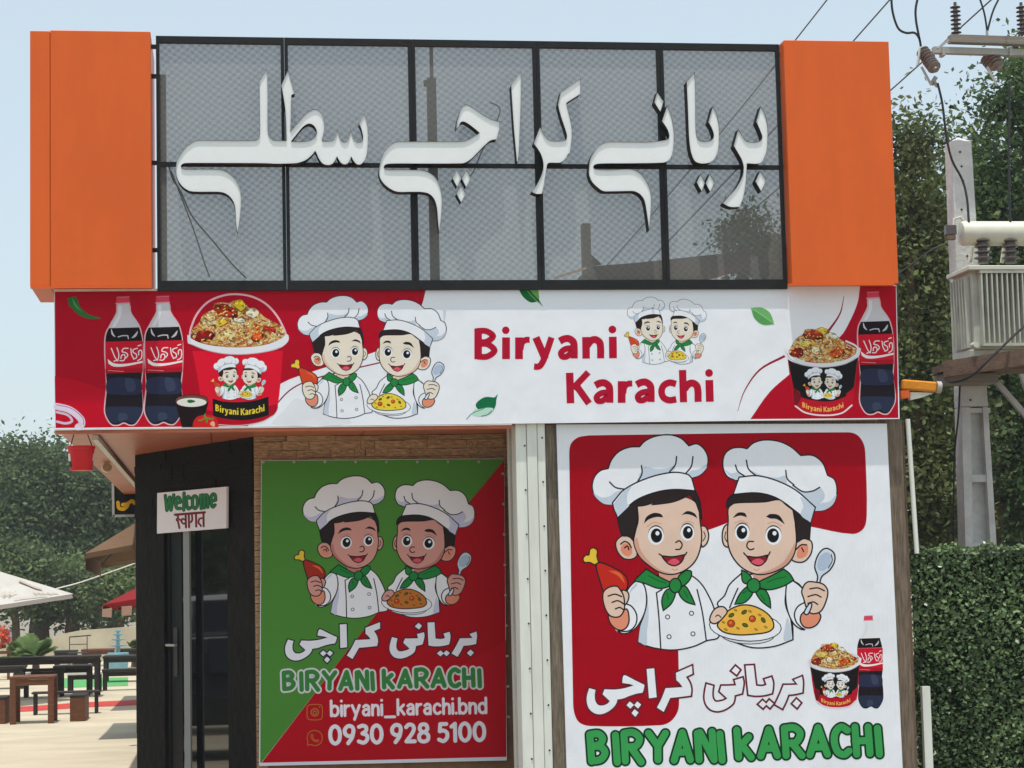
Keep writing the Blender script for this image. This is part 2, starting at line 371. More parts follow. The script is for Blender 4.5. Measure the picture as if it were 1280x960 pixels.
# orange boxes: a narrow return strip and a wide panel on the left, one wide panel on the right
YO = -0.15
def obox(x0, y0, x1, y1, y2, name, par):
    return MB().box(*pxbox(x0, y0, x1, y1, YO, y2)).build(name, M['orange'], par, bevel=0.004)
lb = obox(37.5, 38.5, 62.5, 358, 0.72, 'orange_panel', shop)
obox(63.0, 38.5, 189, 358, 0.72, 'orange_panel', shop)
obox(985, 51, 1117, 354.5, 0.01, 'orange_panel', shop)
# thin metal trim under each box
for x0, x1, y in ((38, 190, 359.5), (985.5, 1118, 356)):
    MB().box(*pxbox(x0, y-1.8, x1, y+0.6, YO-0.006, YO+0.03)).build('panel_trim', M['orange'], shop)
# soffit panels
xs = [XL, XL+1.15, XL+2.35, XL+3.55]
ys = [0.14, 1.2, 2.4, 3.6, 4.8, 6.0, 7.2, 8.4, 9.6, 10.8, 12.0, 13.2, 14.4]
for i in range(3):
    for j in range(len(ys)-1):
        if i > 0 and ys[j] > 3.5: continue
        MB().box((xs[i]+0.004, ys[j]+0.004, ZB+0.0), (xs[i+1]-0.004, ys[j+1]-0.004, ZB+0.03)).build('soffit_panel', M['orange_soffit'], shop)
MB().box((XL, 0.03, ZB-0.04), (float(at(640, 530, 0)[0]), 0.13, ZB+0.03)).build('fascia_bar', M['orange_soffit'], shop, bevel=0.006)
MB().box((XL+0.02, 0.2, ZB+0.035), (XR, 14.4, ZT-0.02)).build('roof', M['orange_soffit'], shop)
# under-soffit steel beam and round lamp
a = gnd(119, 547, ZB-0.03); b = gnd(186, 625, ZB-0.03)
MB().bar(a, b, 0.045, 0.04).build('soffit_beam', M['white_paint'], shop)
lp = at(133.5, 584.5, 4.2); kl = (4.2+DIST)/FPX
rim = MB().lathe([(5*kl, -0.05), (6.4*kl, 0.0), (6.6*kl, 0.02), (5.2*kl, 0.03)], lp, (0, -1, 0), n=20).build('soffit_lamp', M['white_paint'], shop, True)
MB().lathe([(5.0*kl, 0.031), (4.6*kl, 0.036)], lp, (0, -1, 0), n=20).build('lens', M['lamp_lens'], rim, True)
MB().bar((lp[0], 4.2, lp[2]), (lp[0], 4.2, ZB), 0.03).build('stem', M['brown_steel'], rim)

# stone clad wall behind the green and red poster
wl = at(318, 700, 1.12)[0]; wr = at(641, 700, 1.12)[0]
wall = MB().box((wl, 1.12, 0), (wr+0.1, 1.3, ZB-0.002)).build('stone_wall', M['mortar'], shop)
def stone_mesh(seed):
    r = random.Random(seed); vs = []
    for z in (0, 1):
        for x in (0, 0.5, 1): vs.append((x, -1.0+r.uniform(-0.35, 0.25), z+r.uniform(-0.05, 0.05)))
    for z in (0, 1):
        for x in (0, 0.5, 1): vs.append((x, 0.3, z))
    f = [(0,1,4,3),(1,2,5,4),(6,7,1,0),(7,8,2,1),(3,4,10,9),(4,5,11,10),(6,0,3,9),(2,8,11,5)]
    me = bpy.data.meshes.new('stone'); me.from_pydata(vs, [], f); me.update(); return me
stones = [stone_mesh(i) for i in range(9)]
stones_blk = [s.copy() for s in stones]
for s in stones: s.materials.append(M['stone'])
for s in stones_blk: s.materials.append(M['black_wall'])
def put_stone(parent, me, loc, w, h, d, rz=0.0):
    o = bpy.data.objects.new('stone', me); C.objects.link(o); o.parent = parent; o.matrix_parent_inverse = parent_world(parent).inverted()
    o.location = loc; o.scale = (w, d, h); o.rotation_euler = (0, 0, rz)
ztop = ZB-0.004; z = ztop; rr = random.Random(3)
while z > ztop-0.42:
    h = rr.uniform(0.034, 0.072); x = wl+0.004
    while x < wr+0.02:
        w = rr.uniform(0.08, 0.42); put_stone(wall, rr.choice(stones), (x, 1.12, z-h+0.004), w-rr.uniform(.001, .006), h-rr.uniform(.0, .005), rr.uniform(0.010, 0.034), rr.uniform(-.02, .02)); x += w
    z -= h
while z > 0.1:                                    # narrow visible margin left of the poster
    h = rr.uniform(0.05, 0.075); put_stone(wall, rr.choice(stones), (wl+0.003, 1.12, z-h), rr.uniform(0.07, 0.12), h-0.007, rr.uniform(0.014, 0.03)); z -= h

# black entrance wall, turned away to the left
PR = at(318, 700, 1.12).copy(); PL = at(170, 700, 3.2).copy()
DU = np.array([PL[0]-PR[0], PL[1]-PR[1], 0.0]); DLEN = np.linalg.norm(DU); DU /= DLEN
DN = np.array([-DU[1], DU[0], 0.0]);  DN = DN if np.dot(DN, CAM-PR) > 0 else -DN
def dpt(x, y): return onplane(x, y, PR, DN)
def du(x): return float(np.dot(dpt(x, 742)-PR, DU))
def dz(x, y): return float(dpt(x, y)[2])
def dbox(u0, u1, z0, z1, f, bk, mt, name, par):   # box in the entrance wall's own frame: f in front of, bk behind its plane
    vs = []
    for zz in (z0, z1):
        for u, w in ((u0, f), (u1, f), (u1, -bk), (u0, -bk)):
            p = PR + DU*u + DN*w; vs.append((p[0], p[1], zz))
    return mesh(name, vs, [(0,1,2,3),(4,7,6,5),(0,4,5,1),(1,5,6,2),(2,6,7,3),(3,7,4,0)], [mt], par)
UA, UB = du(284), du(205); zlint = dz(245, 655)
ent = dbox(0.0, UA, 0, ZB-0.003, 0, 0.22, M['black_wall'], 'entrance_wall', shop)
dbox(UB, DLEN, 0, ZB-0.003, 0, 0.22, M['black_wall'], 'entrance_wall', shop)
lint = dbox(UA+0.002, UB-0.002, zlint+0.04, ZB-0.003, -0.004, 0.22, M['black_wall'], 'lintel', shop)
rot = math.atan2(DU[1], DU[0]) + math.pi
z = ZB-0.005
while z > zlint+0.14:
    h = rr.uniform(0.035, 0.11); u = DLEN-0.005-rr.uniform(0, .01)
    while u > 0.08:
        w = min(rr.uniform(0.12, 0.7), u); p = PR + DU*(u) ; put_stone(lint, rr.choice(stones_blk), (p[0], p[1], z-h), w+0.004, h+0.004, rr.uniform(0.004, 0.016), rot+rr.uniform(-.006, .006)); u -= w
    z -= h
z = zlint+0.14
for u0, u1 in ():   # painted piers: shallow rough courses at the corners
    zz = z
    while zz > 0.05:
        h = rr.uniform(0.10, 0.2); w = u1-u0; p = PR + DU*(u1-0.003); put_stone(lint if False else ent, rr.choice(stones_blk), (p[0], p[1], zz-h), w-0.006, h-0.004, rr.uniform(0.002, 0.004), rot); zz -= h
# side wall of the building going back behind the entrance wall
MB().box((PL[0]+0.25, PL[1]+0.02, 0), (XR-0.02, 14.2, ZB-0.004)).build('rear_walls', M['black_wall'], shop)
# door: frame, dark leaf with handle, glass leaf
door = dbox(UA+0.004, UA+0.06, 0.01, zlint, -0.03, 0.16, M['black_door'], 'door', shop)
dbox(UB-0.06, UB-0.004, 0.01, zlint, -0.03, 0.16, M['black_door'], 'door_frame', door)
dbox(UA+0.062, UB-0.062, zlint-0.05, zlint, -0.03, 0.16, M['black_door'], 'door_frame', door)
US = du(222)
dbox(US+0.002, UB-0.062, 0.02, zlint-0.052, -0.04, 0.15, M['black_door'], 'door_leaf', door)
dbox(UA+0.062, US-0.002, 0.3, zlint-0.052, -0.045, 0.145, M['glass_dark'], 'door_glass', door)
dbox(UA+0.062, US-0.002, 0.02, 0.298, -0.04, 0.15, M['black_door'], 'door_leaf', door)
dbox(du(239.5), du(232), 0.02, zlint+0.02, 0.02, -0.004, M['alu'], 'door_post', door)
hz = dz(214, 805)
dbox(du(217), du(212.5), hz-0.28, hz+0.14, -0.03, 0.039, M['brown_steel'], 'lock_plate', door)
dbox(du(220), du(209), hz-0.02, hz+0.0, 0.02, 0.005, M['galv'], 'door_handle', door)
# grey step beside the entrance
vs = []
for zz in (0.006, 0.1):
    for u, w in ((-0.4, 0.62), (DLEN+0.1, 0.62), (DLEN+0.1, -0.1), (-0.4, -0.1)):
        p = PR + DU*u + DN*w; vs.append((p[0], p[1], zz))
mesh('entrance_step', vs, [(0,1,2,3),(4,7,6,5),(0,4,5,1),(1,5,6,2),(2,6,7,3),(3,7,4,0)], [M['grey_step']], shop)

# white column between the posters
(ca, cb) = pxbox(649, 531, 686, 960, 0.055, 0.56)
def col(x0, x1, f, bk, name='column'): return MB().box((x0, f, 0), (x1, bk, ZB-0.003)).build(name, M['white_paint'], shop, bevel=0.004)
w = cb[0]-ca[0]
column = col(ca[0], ca[0]+w*0.36, 0.055, 0.56); col(ca[0]+w*0.36+0.004, ca[0]+w*0.72, 0.048, 0.50); col(ca[0]+w*0.72+0.004, cb[0], 0.055, 0.50)
MB().box((ca[0]-0.012, 0.30, 0), (ca[0]-0.002, 0.325, ZB-0.003)).build('column_seam', M['galv'], column)
for k in range(9):
    for fx in (0.3, 0.9):
        zz = 0.25 + k*0.34 + (0.06 if fx > 0.5 else 0); p = (ca[0]+w*fx, 0.0545, zz)
        MB().lathe([(0.008, 0), (0.006, 0.006)], p, (0, -1, 0), 6).build('screw', M['black_steel'], column)
# weathered boards and post around the right-hand poster
MB().box(*pxbox(686.5, 531, 712, 962, 0.11, 0.14)).build('backing_board', M['old_wood'], shop)
xb0 = at(700, 740, 0.12)[0]; xb1 = at(1128, 740, 0.12)[0]
MB().box((xb0, 0.12, 0), (xb1-0.1, 0.16, ZB-0.003)).build('backing_board', M['old_wood'], shop)
(pa, pb) = pxbox(1113, 528, 1136, 962, 0.10, 0.24)
MB().box((pa[0], 0.10, 0), (pb[0], 0.24, ZB)).build('timber_post', M['post_wood'], shop, bevel=0.006)
MB().box((pb[0]+0.004, 0.2, 0), (pb[0]+0.05, 0.3, ZB)).build('timber_post', M['rust_beam'], shop)
# white downpipe and wrapped awning arm at the right corner
xq = at(1133, 560, 0.16)
MB().tube([(xq[0]+0.02, 0.16, 3.15), (xq[0]+0.05, 0.16, at(1137, 692, .16)[2])], 0.02, 10).build('downpipe', M['white_paint'], shop, True)
arm0 = at(1127, 480.5, 0.2); arm1 = at(1170, 484, 0.2)
MB().bar(arm0, arm1, 0.06, 0.08).build('awning_arm', M['yellow_wrap'], shop, bevel=0.012)
MB().tube([arm1, arm1+(arm1-arm0)*0.13], 0.05, 10).build('arm_cap', M['galv'], shop, True)
q = [at(1138, 490, .22), at(1168, 491, .22), at(1152, 497, .22), at(1138, 500, .22)]
mesh('awning_gusset', [tuple(p) for p in q]+[tuple(p+np.array([0, .05, 0])) for p in q], [(0,1,2,3),(7,6,5,4),(0,4,5,1),(1,5,6,2),(2,6,7,3),(3,7,4,0)], [M['white_paint']], shop)
MB().box(*pxbox(1126, 488, 1137, 497, .17, .3)).build('arm_bracket', M['orange'], shop)

# ------------------------------------------------------------------ black mesh frame above the banner
YF = -0.03
frame = empty('mesh_screen_sign', (float(at(590, 355, YF)[0]), YF, ZT), 'black steel frame of five mesh panels above the banner', 'sign frame')
bx = [195.5, 357, 517, 673.5, 829, 979.0]
fx = [float(at(x, 204, YF)[0]) for x in bx]
z1 = float(np.mean([at(200, 45, YF)[2], at(970, 55, YF)[2]])); z0 = ZT-0.03
zm = float(np.mean([at(200, 204.5, YF)[2], at(970, 209, YF)[2]]))
tb = 0.026
def fbar(a, b, name='frame_bar'): MB().box(a, b).build(name, M['black_steel'], frame)
for i in range(5):
    a, b = fx[i]+0.0012, fx[i+1]-0.0012
    fbar((a, YF, z0), (a+tb, YF+0.04, z1)); fbar((b-tb, YF, z0), (b, YF+0.04, z1))
    fbar((a+tb, YF+0.001, z1-0.052), (b-tb, YF+0.04, z1)); fbar((a+tb, YF+0.001, z0), (b-tb, YF+0.04, z0+0.075))
    fbar((a+tb, YF+0.004, zm-0.016), (b-tb, YF+0.036, zm+0.016))
    mesh('mesh_panel', [(a+tb, YF+0.03, z0), (b-tb, YF+0.03, z0), (b-tb, YF+0.03, z1), (a+tb, YF+0.03, z1)], [(0,1,2,3)], [M['mesh']], frame)
for zz in (z1-0.09, z1-0.32, zm, z0+0.3):          # brackets to the orange boxes
    MB().box((fx[0]-0.05, 0.0, zz), (fx[0]+0.01, 0.03, zz+0.03)).build('bracket', M['black_steel'], frame)
    MB().box((fx[5]-0.01, 0.0, zz), (fx[5]+0.05, 0.03, zz+0.03)).build('bracket', M['black_steel'], frame)
# dark posts behind the mesh and the rooftop awning
def rear_post(x0, y0, x1, y1, Y, name='rear_post', label=None, cat='post', mt='brown_steel'):
    a, b = pxbox(x0, y0, x1, y1, Y, Y+0.08)
    o = MB().box((a[0], Y, ZT-0.02), b).build(name, M[mt], None); tag(o, label, cat); return o
rear_post(197, 93, 208, 352, 0.25, label='brown steel post at the left end behind the mesh')
p = rear_post(536.5, 97, 547.5, 352, 0.3, label='tall thin brown post behind the mesh, beside the second frame joint')
MB().box(*pxbox(537.5, 56, 541.5, 97, 0.32, 0.36)).build('post_tip', M['brown_steel'], p)
MB().box(*pxbox(530, 100, 537, 107, 0.32, 0.36)).build('clamp', M['brown_steel'], p)
aw = empty('rooftop_awning', tuple(at(800, 352, 1.6)), 'dark rooftop lean-to with stub post seen behind the mesh', 'awning')
pa_, pb_ = pxbox(729, 279, 739, 352, 1.6, 1.7); MB().box((pa_[0], 1.6, ZT-0.02), pb_).build('stub_post', M['brown_steel'], aw)
def slab(quad, Y, d, mt, name, par):
    v = [at(x, y, Y) for x, y in quad]; n = len(v)
    return mesh(name, [tuple(p) for p in v]+[tuple(p+np.array([0, d, 0])) for p in v],
        [tuple(range(n)), tuple(reversed(range(n, 2*n)))]+[(i, i+n, (i+1) % n+n, (i+1) % n) for i in range(n)], [mt], par)
slab([(739,333),(800,328),(940,313),(944,325),(905,336),(872,350),(872,362),(737,362)], 1.65, 0.7, M['brown_steel'], 'lean_to_roof', aw)
slab([(739,318),(752,330),(739,332)], 1.62, 0.05, M['brown_steel'], 'brace', aw)
MB().bar(at(692, 348, 1.6), at(733, 335, 1.6), 0.018).build('conduit', M['white_paint'], aw)

# ------------------------------------------------------------------ raised lettering
YL = -0.125
V = {1: (205,75,8), 2: (205,180,8), 3: (335,90,8), 4: (465,110,6.4), 5: (600,80,8), 6: (600,160,8), 7: (725,160,8), 8: (810,85,8), 9: (850,160,8), 10: (465,190,8), 11: (725,200,8)}
def contour(*segs):
    pts = []
    for v, s in segs: pts += parse(s, *V[v])
    return pts
LET = []
LET.append([contour((1, '1030,85c 1036,400 1036,700 1050,760 1090,802 1130,806 1215,808'),
 (3, '185,690c 175,400 150,220 132,135c 200,-18c 225,70 268,222c 235,228c 230,300 228,450 222,600c 300,510 380,420 450,378 490,378 535,415 558,490 562,560 548,640 538,680 545,692 580,694 640,690 665,670 680,630 692,580c 712,640 735,690 765,705 795,690 812,640 825,575c 842,630 865,685 905,707 940,695 950,660 945,620 930,560 908,522c 960,415c 985,480 995,560 998,700 985,830 960,895 925,925 890,925 855,890 832,845c 815,890 790,920 760,925 730,910 705,875 690,845c 665,895 635,925 590,932 545,915 510,870 485,815 472,790c 440,830 380,880 300,910 200,917 80,919'),
 (2, '1000,194 600,192 250,192 200,196 174,212 172,232 195,252 300,254 520,255 600,268 680,320 740,400 765,480 768,600 755,760 735,900c 722,800 712,640 690,570 650,520 600,490 540,480 300,478 240,465 180,420 140,360 122,290 120,240 130,170 170,100 220,30'),
 (1, '255,845 300,815 345,805 600,806 900,806 935,795 955,760 958,700 955,400 952,215c')),
 contour((3, '230,695c 290,620 350,550 400,520 440,525 475,560 488,605 475,645 440,675 390,692 300,700'))])
LET.append([contour((4, '755,135 800,155 880,210 950,250 1025,272c 1015,340 995,412c 950,420 900,460 850,510 790,570 740,600 690,605 400,606 140,607 102,618 95,636 112,653 200,655 380,658 440,670 500,710 540,780'),
 (10, '690,400 697,460 692,620 670,805c 660,700 648,560 620,470 570,420 500,402 400,400 260,400 200,380 130,330 85,270 70,210 75,150'),
 (4, '75,570 100,510 150,455 200,432 260,430 500,430 720,428 780,410 860,360c 800,310 740,272 710,275 690,310 672,335c 680,270 700,200 720,155'))])
for s in ('850,175c 892,258c 850,350c 803,264c', '943,178c 986,264c 940,352c 897,270c', '890,338c 936,416c 891,505c 843,420c'): LET.append([contour((10, s))])
LET.append([contour((5, '410,70c 406,400 395,700'), (6, '390,200 378,342c 368,335c 345,80'), (5, '338,640 322,400 310,215c'))])
LET.append([contour((5, '1005,145c 1003,300c 862,390c 885,480 910,590 918,700 910,800 895,890'), (6, '880,262 850,310 810,345 770,350 690,350 672,362c 660,430 640,560 620,660c 560,660 515,640c 560,580 610,480 632,400 630,340 610,270 570,200 535,160c'),
 (5, '600,628c 640,710 680,755 720,770 800,772 858,757 868,720 850,650 810,530 778,410c 805,285c'))])
LET.append([contour((8, '190,375c 225,460 250,580 258,700 250,820 225,900 180,940'), (7, '790,350 500,355 200,358 145,370 133,394 160,414 300,420 450,412 530,418 600,455 660,530 700,620 710,700 705,850'),
 (11, '690,708c 665,520 640,400 600,345 545,315 480,312 300,315 230,312'), (7, '180,600 120,540 90,470 88,410 100,320 140,240 190,180 250,148 300,140 500,142 680,142 800,130 870,116'), (8, '205,703 212,680 195,620 165,570 138,535c'))])
LET.append([contour((8, '90,240c 155,335c 122,440c 62,346c'))])
LET.append([contour((8, '465,40c 472,300 475,600 485,680 510,725 560,738 620,730 652,700 655,660 630,590 602,545c 645,385c 680,450 705,560 710,700 700,820 670,900 625,942'), (9, '260,355 200,355 150,335 120,280 100,200'), (8, '408,680 397,400 385,140c'))])
for s in ('205,460c 248,550c 215,635c 165,545c', '295,460c 345,545c 300,640c 255,555c', '800,430c 860,525c 810,635c 752,535c'): LET.append([contour((9, s))])
LET.append([contour((8, '1125,385c 1165,460 1190,560 1195,700 1185,830 1150,920'), (9, '800,352 760,360 690,356 668,356c 665,420 655,560 630,700 595,790c 500,790 425,755c 480,690 560,600 620,490 635,400 620,330 590,270 535,180c 580,15c 620,80 660,130 700,143 780,140 812,118'),
 (8, '1141,690 1125,640 1100,580 1080,540c'))])
lett = empty('sign_lettering', tuple(at(590, 206, YL)), 'big raised white Persian script lettering on the black mesh', 'sign letters')
for loops in LET:
    L2 = [spline(lp, True, 5) for lp in loops]
    L3 = [[at(p[0], p[1], YL) for p in lp] for lp in L2]
    tris = tess([[(p[0], p[2]) for p in lp] for lp in L3])
    flat = [p for lp in L3 for p in lp]
    lip, depth = 0.009, 0.10
    vs, fs, n0 = [], [], 0
    for lp in L3:
        n = len(lp)
        for k in range(n):
            p = lp[k]; vs += [(p[0], YL-lip, p[2]), (p[0], YL+depth, p[2])]
        for k in range(n):
            a = n0+2*k; b = n0+2*((k+1) % n); fs.append((a, b, b+1, a+1))
        n0 += 2*n
    o = mesh('letter', vs, fs, [M['letter_side']], lett)
    mesh('letter_face', [(p[0], YL, p[2]) for p in flat], [tuple(t) for t in tris], [M['letter_face']], o)
# standoff pins hold the letters to the frame
for x, y in ((300,194),(420,195),(540,195),(650,120),(690,190),(790,194),(870,195),(940,195)):
    p = at(x, y, YL+0.05); MB().bar((p[0], YL+0.06, p[2]), (p[0], YF+0.03, p[2]), 0.012).build('standoff_pin', M['black_steel'], lett)

# ------------------------------------------------------------------ flat print: shapes laid on a sheet, one part per motif
def affine(src, dst):
    A = np.array([[x, y, 1] for x, y in src], float); B = np.array(dst, float)
    K = np.linalg.lstsq(A, B, rcond=None)[0]
    return lambda p: np.array([p[0], p[1], 1.0]) @ K
IDENT = lambda p: np.array([p[0], p[1]])
class Art:
    STEP = 0.00003
    def __init__(s, plane, base=0.001):           # plane: (point, outward normal)
        s.p, s.n = plane; s.base = base; s.lay = 0; s.floor = 1; s.bl = []; s.xf = IDENT; s.v = []; s.f = []; s.c = []; s.mi = []
    def put(s, pts, tris, col, m=0):
        # a shape lies just above the highest shape it overlaps
        P = np.array([p[:2] for p in pts], float); lo = P.min(0)-0.05; hi = P.max(0)+0.05; L = s.floor
        if s.bl:
            B = np.array(s.bl); k = (B[:, 0] < hi[0]) & (B[:, 2] > lo[0]) & (B[:, 1] < hi[1]) & (B[:, 3] > lo[1])
            if k.any(): L = max(L, int(B[k, 4].max())+1)
        s.bl.append((lo[0], lo[1], hi[0], hi[1], L)); off = s.n*(s.base + L*s.STEP); k = len(s.v)
        for p in pts:
            q = s.xf(p); s.v.append(tuple(onplane(q[0], q[1], s.p, s.n) + off))
        s.f += [tuple(i+k for i in t) for t in tris]; s.c += [tuple(lin(x) for x in col)]*len(tris); s.mi += [m]*len(tris)
    def fill(s, pts, col, sub=4, m=0, holes=()):
        loops = [spline(pts, True, sub)] + [spline(h, True, sub) for h in holes]
        tris = tess(loops); s.put([p for l in loops for p in l], tris, col, m)
    def ell(s, cx, cy, rx, ry, col, rot=0.0, m=0, n=22):
        c, q = math.cos(rot), math.sin(rot)
        pts = [(cx + rx*math.cos(a)*c - ry*math.sin(a)*q, cy + rx*math.cos(a)*q + ry*math.sin(a)*c) for a in [2*math.pi*i/n for i in range(n)]]
        s.put(pts, [(0, i, i+1) for i in range(1, n-1)], col, m)
    def stroke(s, pts, w, col, closed=False, sub=5, taper=None, cap='round'):
        if not closed and len(pts) > 3 and abs(pts[0][0]-pts[-1][0]) < 1e-6 and abs(pts[0][1]-pts[-1][1]) < 1e-6: pts = pts[:-1]; closed = True
        # split at corners so that joins stay clean
        if not closed:
            cut = [0] + [i for i in range(1, len(pts)-1) if len(pts[i]) > 2 and pts[i][2]] + [len(pts)-1]
            if len(cut) > 2:
                for a, b in zip(cut[:-1], cut[1:]): s.stroke([p[:2] for p in pts[a:b+1]], w, col, False, sub, None, cap)
                return
        P = spline(pts, closed, sub)
        Q = [P[0]]
        for p in P[1:]:
            if np.linalg.norm(p-Q[-1]) > 1e-6: Q.append(p)
        if closed and np.linalg.norm(Q[0]-Q[-1]) < 1e-6: Q.pop()
        n = len(Q); lft, rgt = [], []
        for i in range(n):
            a = Q[(i-1) % n] if (closed or i > 0) else Q[i]; b = Q[(i+1) % n] if (closed or i < n-1) else Q[i]
            d1 = Q[i]-a; d2 = b-Q[i]
            u1 = d1/np.linalg.norm(d1) if np.linalg.norm(d1) > 0 else d2/np.linalg.norm(d2)
            u2 = d2/np.linalg.norm(d2) if np.linalg.norm(d2) > 0 else u1
            t = u1+u2; L = np.linalg.norm(t); t = t/L if L > 1e-6 else u1
            nn = np.array([-t[1], t[0]]); ww = w/2*min(1.5, 1/max(0.4, float(np.dot(t, u1))))
            if taper: ww *= taper(i/(n-1))
            lft.append(Q[i]+nn*ww); rgt.append(Q[i]-nn*ww)
        V_ = lft+rgt; T_ = []
        for i in range(n if closed else n-1):
            j = (i+1) % n; T_ += [(i, n+i, n+j), (i, n+j, j)]
        if not closed and cap == 'round' and not taper:
            for idx, sgn in ((0, 1), (n-1, -1)):
                c = Q[idx]; v0 = lft[idx]-c; a0 = math.atan2(v0[1], v0[0]); r = np.linalg.norm(v0); k = len(V_); V_.append(c)
                for h in range(9):
                    a = a0 + sgn*math.pi*h/8; V_.append(c + r*np.array([math.cos(a), math.sin(a)]))
                T_ += [(k, k+1+h, k+2+h) for h in range(8)]
        s.put(V_, T_, col)
    def outlined(s, pts, col, lw, lc, sub=4):
        s.fill(pts, col, sub); s.stroke(pts, lw, lc, True, sub)
    def build(s, name, parent, mats):
        me = bpy.data.meshes.new(name); me.from_pydata(s.v, [], s.f); me.update()
        ca = me.color_attributes.new('ink', 'FLOAT_COLOR', 'CORNER')
        buf = np.ones((len(me.loops), 4), np.float32)
        k = 0
        for c in s.c:
            buf[k:k+3, :3] = c; k += 3
        ca.data.foreach_set('color', buf.ravel())
        me.polygons.foreach_set('material_index', np.array(s.mi, np.int32))
        return link(name, me, parent, mats)
LINE = (34, 30, 36); SKIN = (238, 206, 186); SKIN2 = (222, 168, 146); HAIR = (46, 36, 36); WHT = (246, 249, 255); SHD = (206, 218, 232); GRN = (38, 140, 66); GRN2 = (24, 104, 46)
BLUSH = (236, 150, 120)
A_ = lambda t: parse(t, 690, 530, 3.309)
B_ = lambda t: parse(t, 880, 530, 3.309)
def ax_(x, y): return (690+x/3.309, 530+y/3.309)
def bx_(x, y): return (880+x/3.309, 530+y/3.309)
S = 1/3.309
def chefs(a, rice=(250, 194, 76), lw=1.8, WHT=WHT, SHD=SHD, skin=SKIN, skin2=SKIN2, drum=(206, 44, 30), line=LINE):
    F = lambda t, c: a.outlined(A_(t), c, lw, line)
    G = lambda t, c: a.outlined(B_(t), c, lw, line)
    SA = lambda t, w=1.0, c=line: a.stroke(A_(t), lw*w, c)
    SB = lambda t, w=1.0, c=line: a.stroke(B_(t), lw*w, c)
    # ---- first figure: torso, arm, neck, scarf
    F('400,628c 345,655 385,690 392,740 380,790 366,830 357,905c 420,926 500,935 580,922 640,896c 690,880 672,770 650,715 612,655 560,622', WHT)
    a.fill(A_('357,900c 366,835 384,790 396,740 400,800 392,860 390,915'), SHD)
    SA('600,685 622,780 638,895'); SA('455,685 432,698c 442,800 450,932')
    a.fill(A_('303,742c 332,752 354,790 348,834 320,860 270,860c 250,830 270,780'), WHT)
    F('352,648 320,675 305,705 303,742c 330,755 350,790 346,830 318,856 270,856c 292,867 320,862 352,838 380,788 391,740 388,690 376,660', WHT)
    a.fill(A_('352,655 328,680 318,705 330,690 352,668'), SHD)
    F('234,792 240,822 262,846 290,853 312,836 319,805 308,765 270,790', BLUSH)
    F('182,578c 200,573 245,590 290,615 312,645 310,680 290,700 240,690 213,697c 195,640 184,600', drum)
    a.stroke(A_('232,606 276,622 302,660'), 4.2, (236, 110, 60), taper=lambda u: math.sin(math.pi*u))
    F('128,556 140,542 152,541 157,518 173,512 188,525 186,546 193,573c 176,583c 156,573 134,572', (246, 206, 66))
    F('290,688 312,694 318,716 306,745 290,750', skin)
    F('211,700 232,677 268,671 284,688 296,712 300,742 298,770 278,797 240,793 216,752', skin)
    SA('232,712 260,704 288,714'); SA('248,738 272,731 297,744'); SA('262,765 280,759 296,768')
    a.fill(A_('440,585c 560,585c 545,650 500,668 450,645'), skin2)
    # ---- head
    F('338,485 318,466 290,463 264,488 270,526 296,556 330,559 352,542', skin)
    a.fill(A_('284,520 296,494 322,500 332,530 318,548 296,540'), BLUSH); SA('284,497 300,486 318,494 328,512'); SA('300,512 312,505 318,520')
    F('616,424 636,426 648,460 640,494 620,508', skin); SA('628,446 634,466 624,484', 0.7)
    F('352,338c 430,322 540,300 600,330 612,400 619,460 612,520 590,570 550,605 500,622 450,615 400,585 360,545 338,490 346,440 356,400', skin)
    a.fill(A_('340,490 362,545 402,583 450,612 500,619 450,604 400,566 366,520 352,470'), skin2)
    F('270,386c 345,318 420,284 500,270 592,273c 612,320 621,400c 608,360 590,315 566,290c 545,305 500,322 450,330 412,334c 424,323c 385,336 352,340c 352,390 346,430 335,482c 318,464 292,462 282,440', HAIR)
    a.fill(A_('380,412c 390,385 420,368 450,372 460,386c 430,385 400,395'), LINE); a.fill(A_('535,376c 560,360 590,370 602,391c 580,378 556,373'), LINE)
    for cx, cy, rx, ry in ((430, 460, 33, 39), (560, 447, 29, 35)):
        x, y = ax_(cx, cy); a.ell(x, y-0.5, rx*S+0.1, ry*S+0.3, line); a.ell(x, y+0.6, rx*S, ry*S-0.2, WHT); a.ell(x+0.6, y+0.4, rx*S*0.72, ry*S*0.76, (28, 26, 28)); a.ell(x+1.8, y-2.4, rx*S*0.25, ry*S*0.23, WHT)
    SA('392,425 420,408 452,412', 0.6, skin2); SA('538,414 562,402 588,412', 0.6, skin2)
    SA('512,490 526,483 538,498 530,517 512,519')
    F('453,545c 500,549 549,540c 536,570 510,586 484,580 466,563', (150, 30, 40)); a.fill(A_('478,571 505,556 528,570 510,583 486,578'), (232, 92, 112))
    SA('443,538 452,543 462,551'); SA('543,547 551,541 557,531'); SA('497,600 508,605 520,600', 0.8, skin2)
    # ---- scarf
    F('390,600c 440,630 480,650 505,660 480,674 440,680 385,660 340,648c 366,622', GRN); F('525,628 555,605c 576,610 572,640 545,668 518,668', GRN)
    F('496,680 470,690 454,730 460,772c 490,747 505,720 510,695', GRN); F('524,684 550,670 576,710 592,748c 555,736 530,712', GRN)
    x, y = ax_(510, 668); a.ell(x, y, 24*S+lw*.6, 29*S+lw*.6, line); a.ell(x, y, 23*S-.3, 28*S-.3, GRN)
    SA('400,628 440,648 470,658', 0.8, GRN2); SA('475,700 482,725', 0.8, GRN2); SA('545,690 560,715', 0.8, GRN2)
    for cx, cy in ((478, 798), (577, 783), (484, 880), (583, 868)):
        x, y = ax_(cx, cy); a.ell(x, y, 10.5*S, 10.5*S, line); a.ell(x, y, 6.5*S, 6.5*S, WHT)
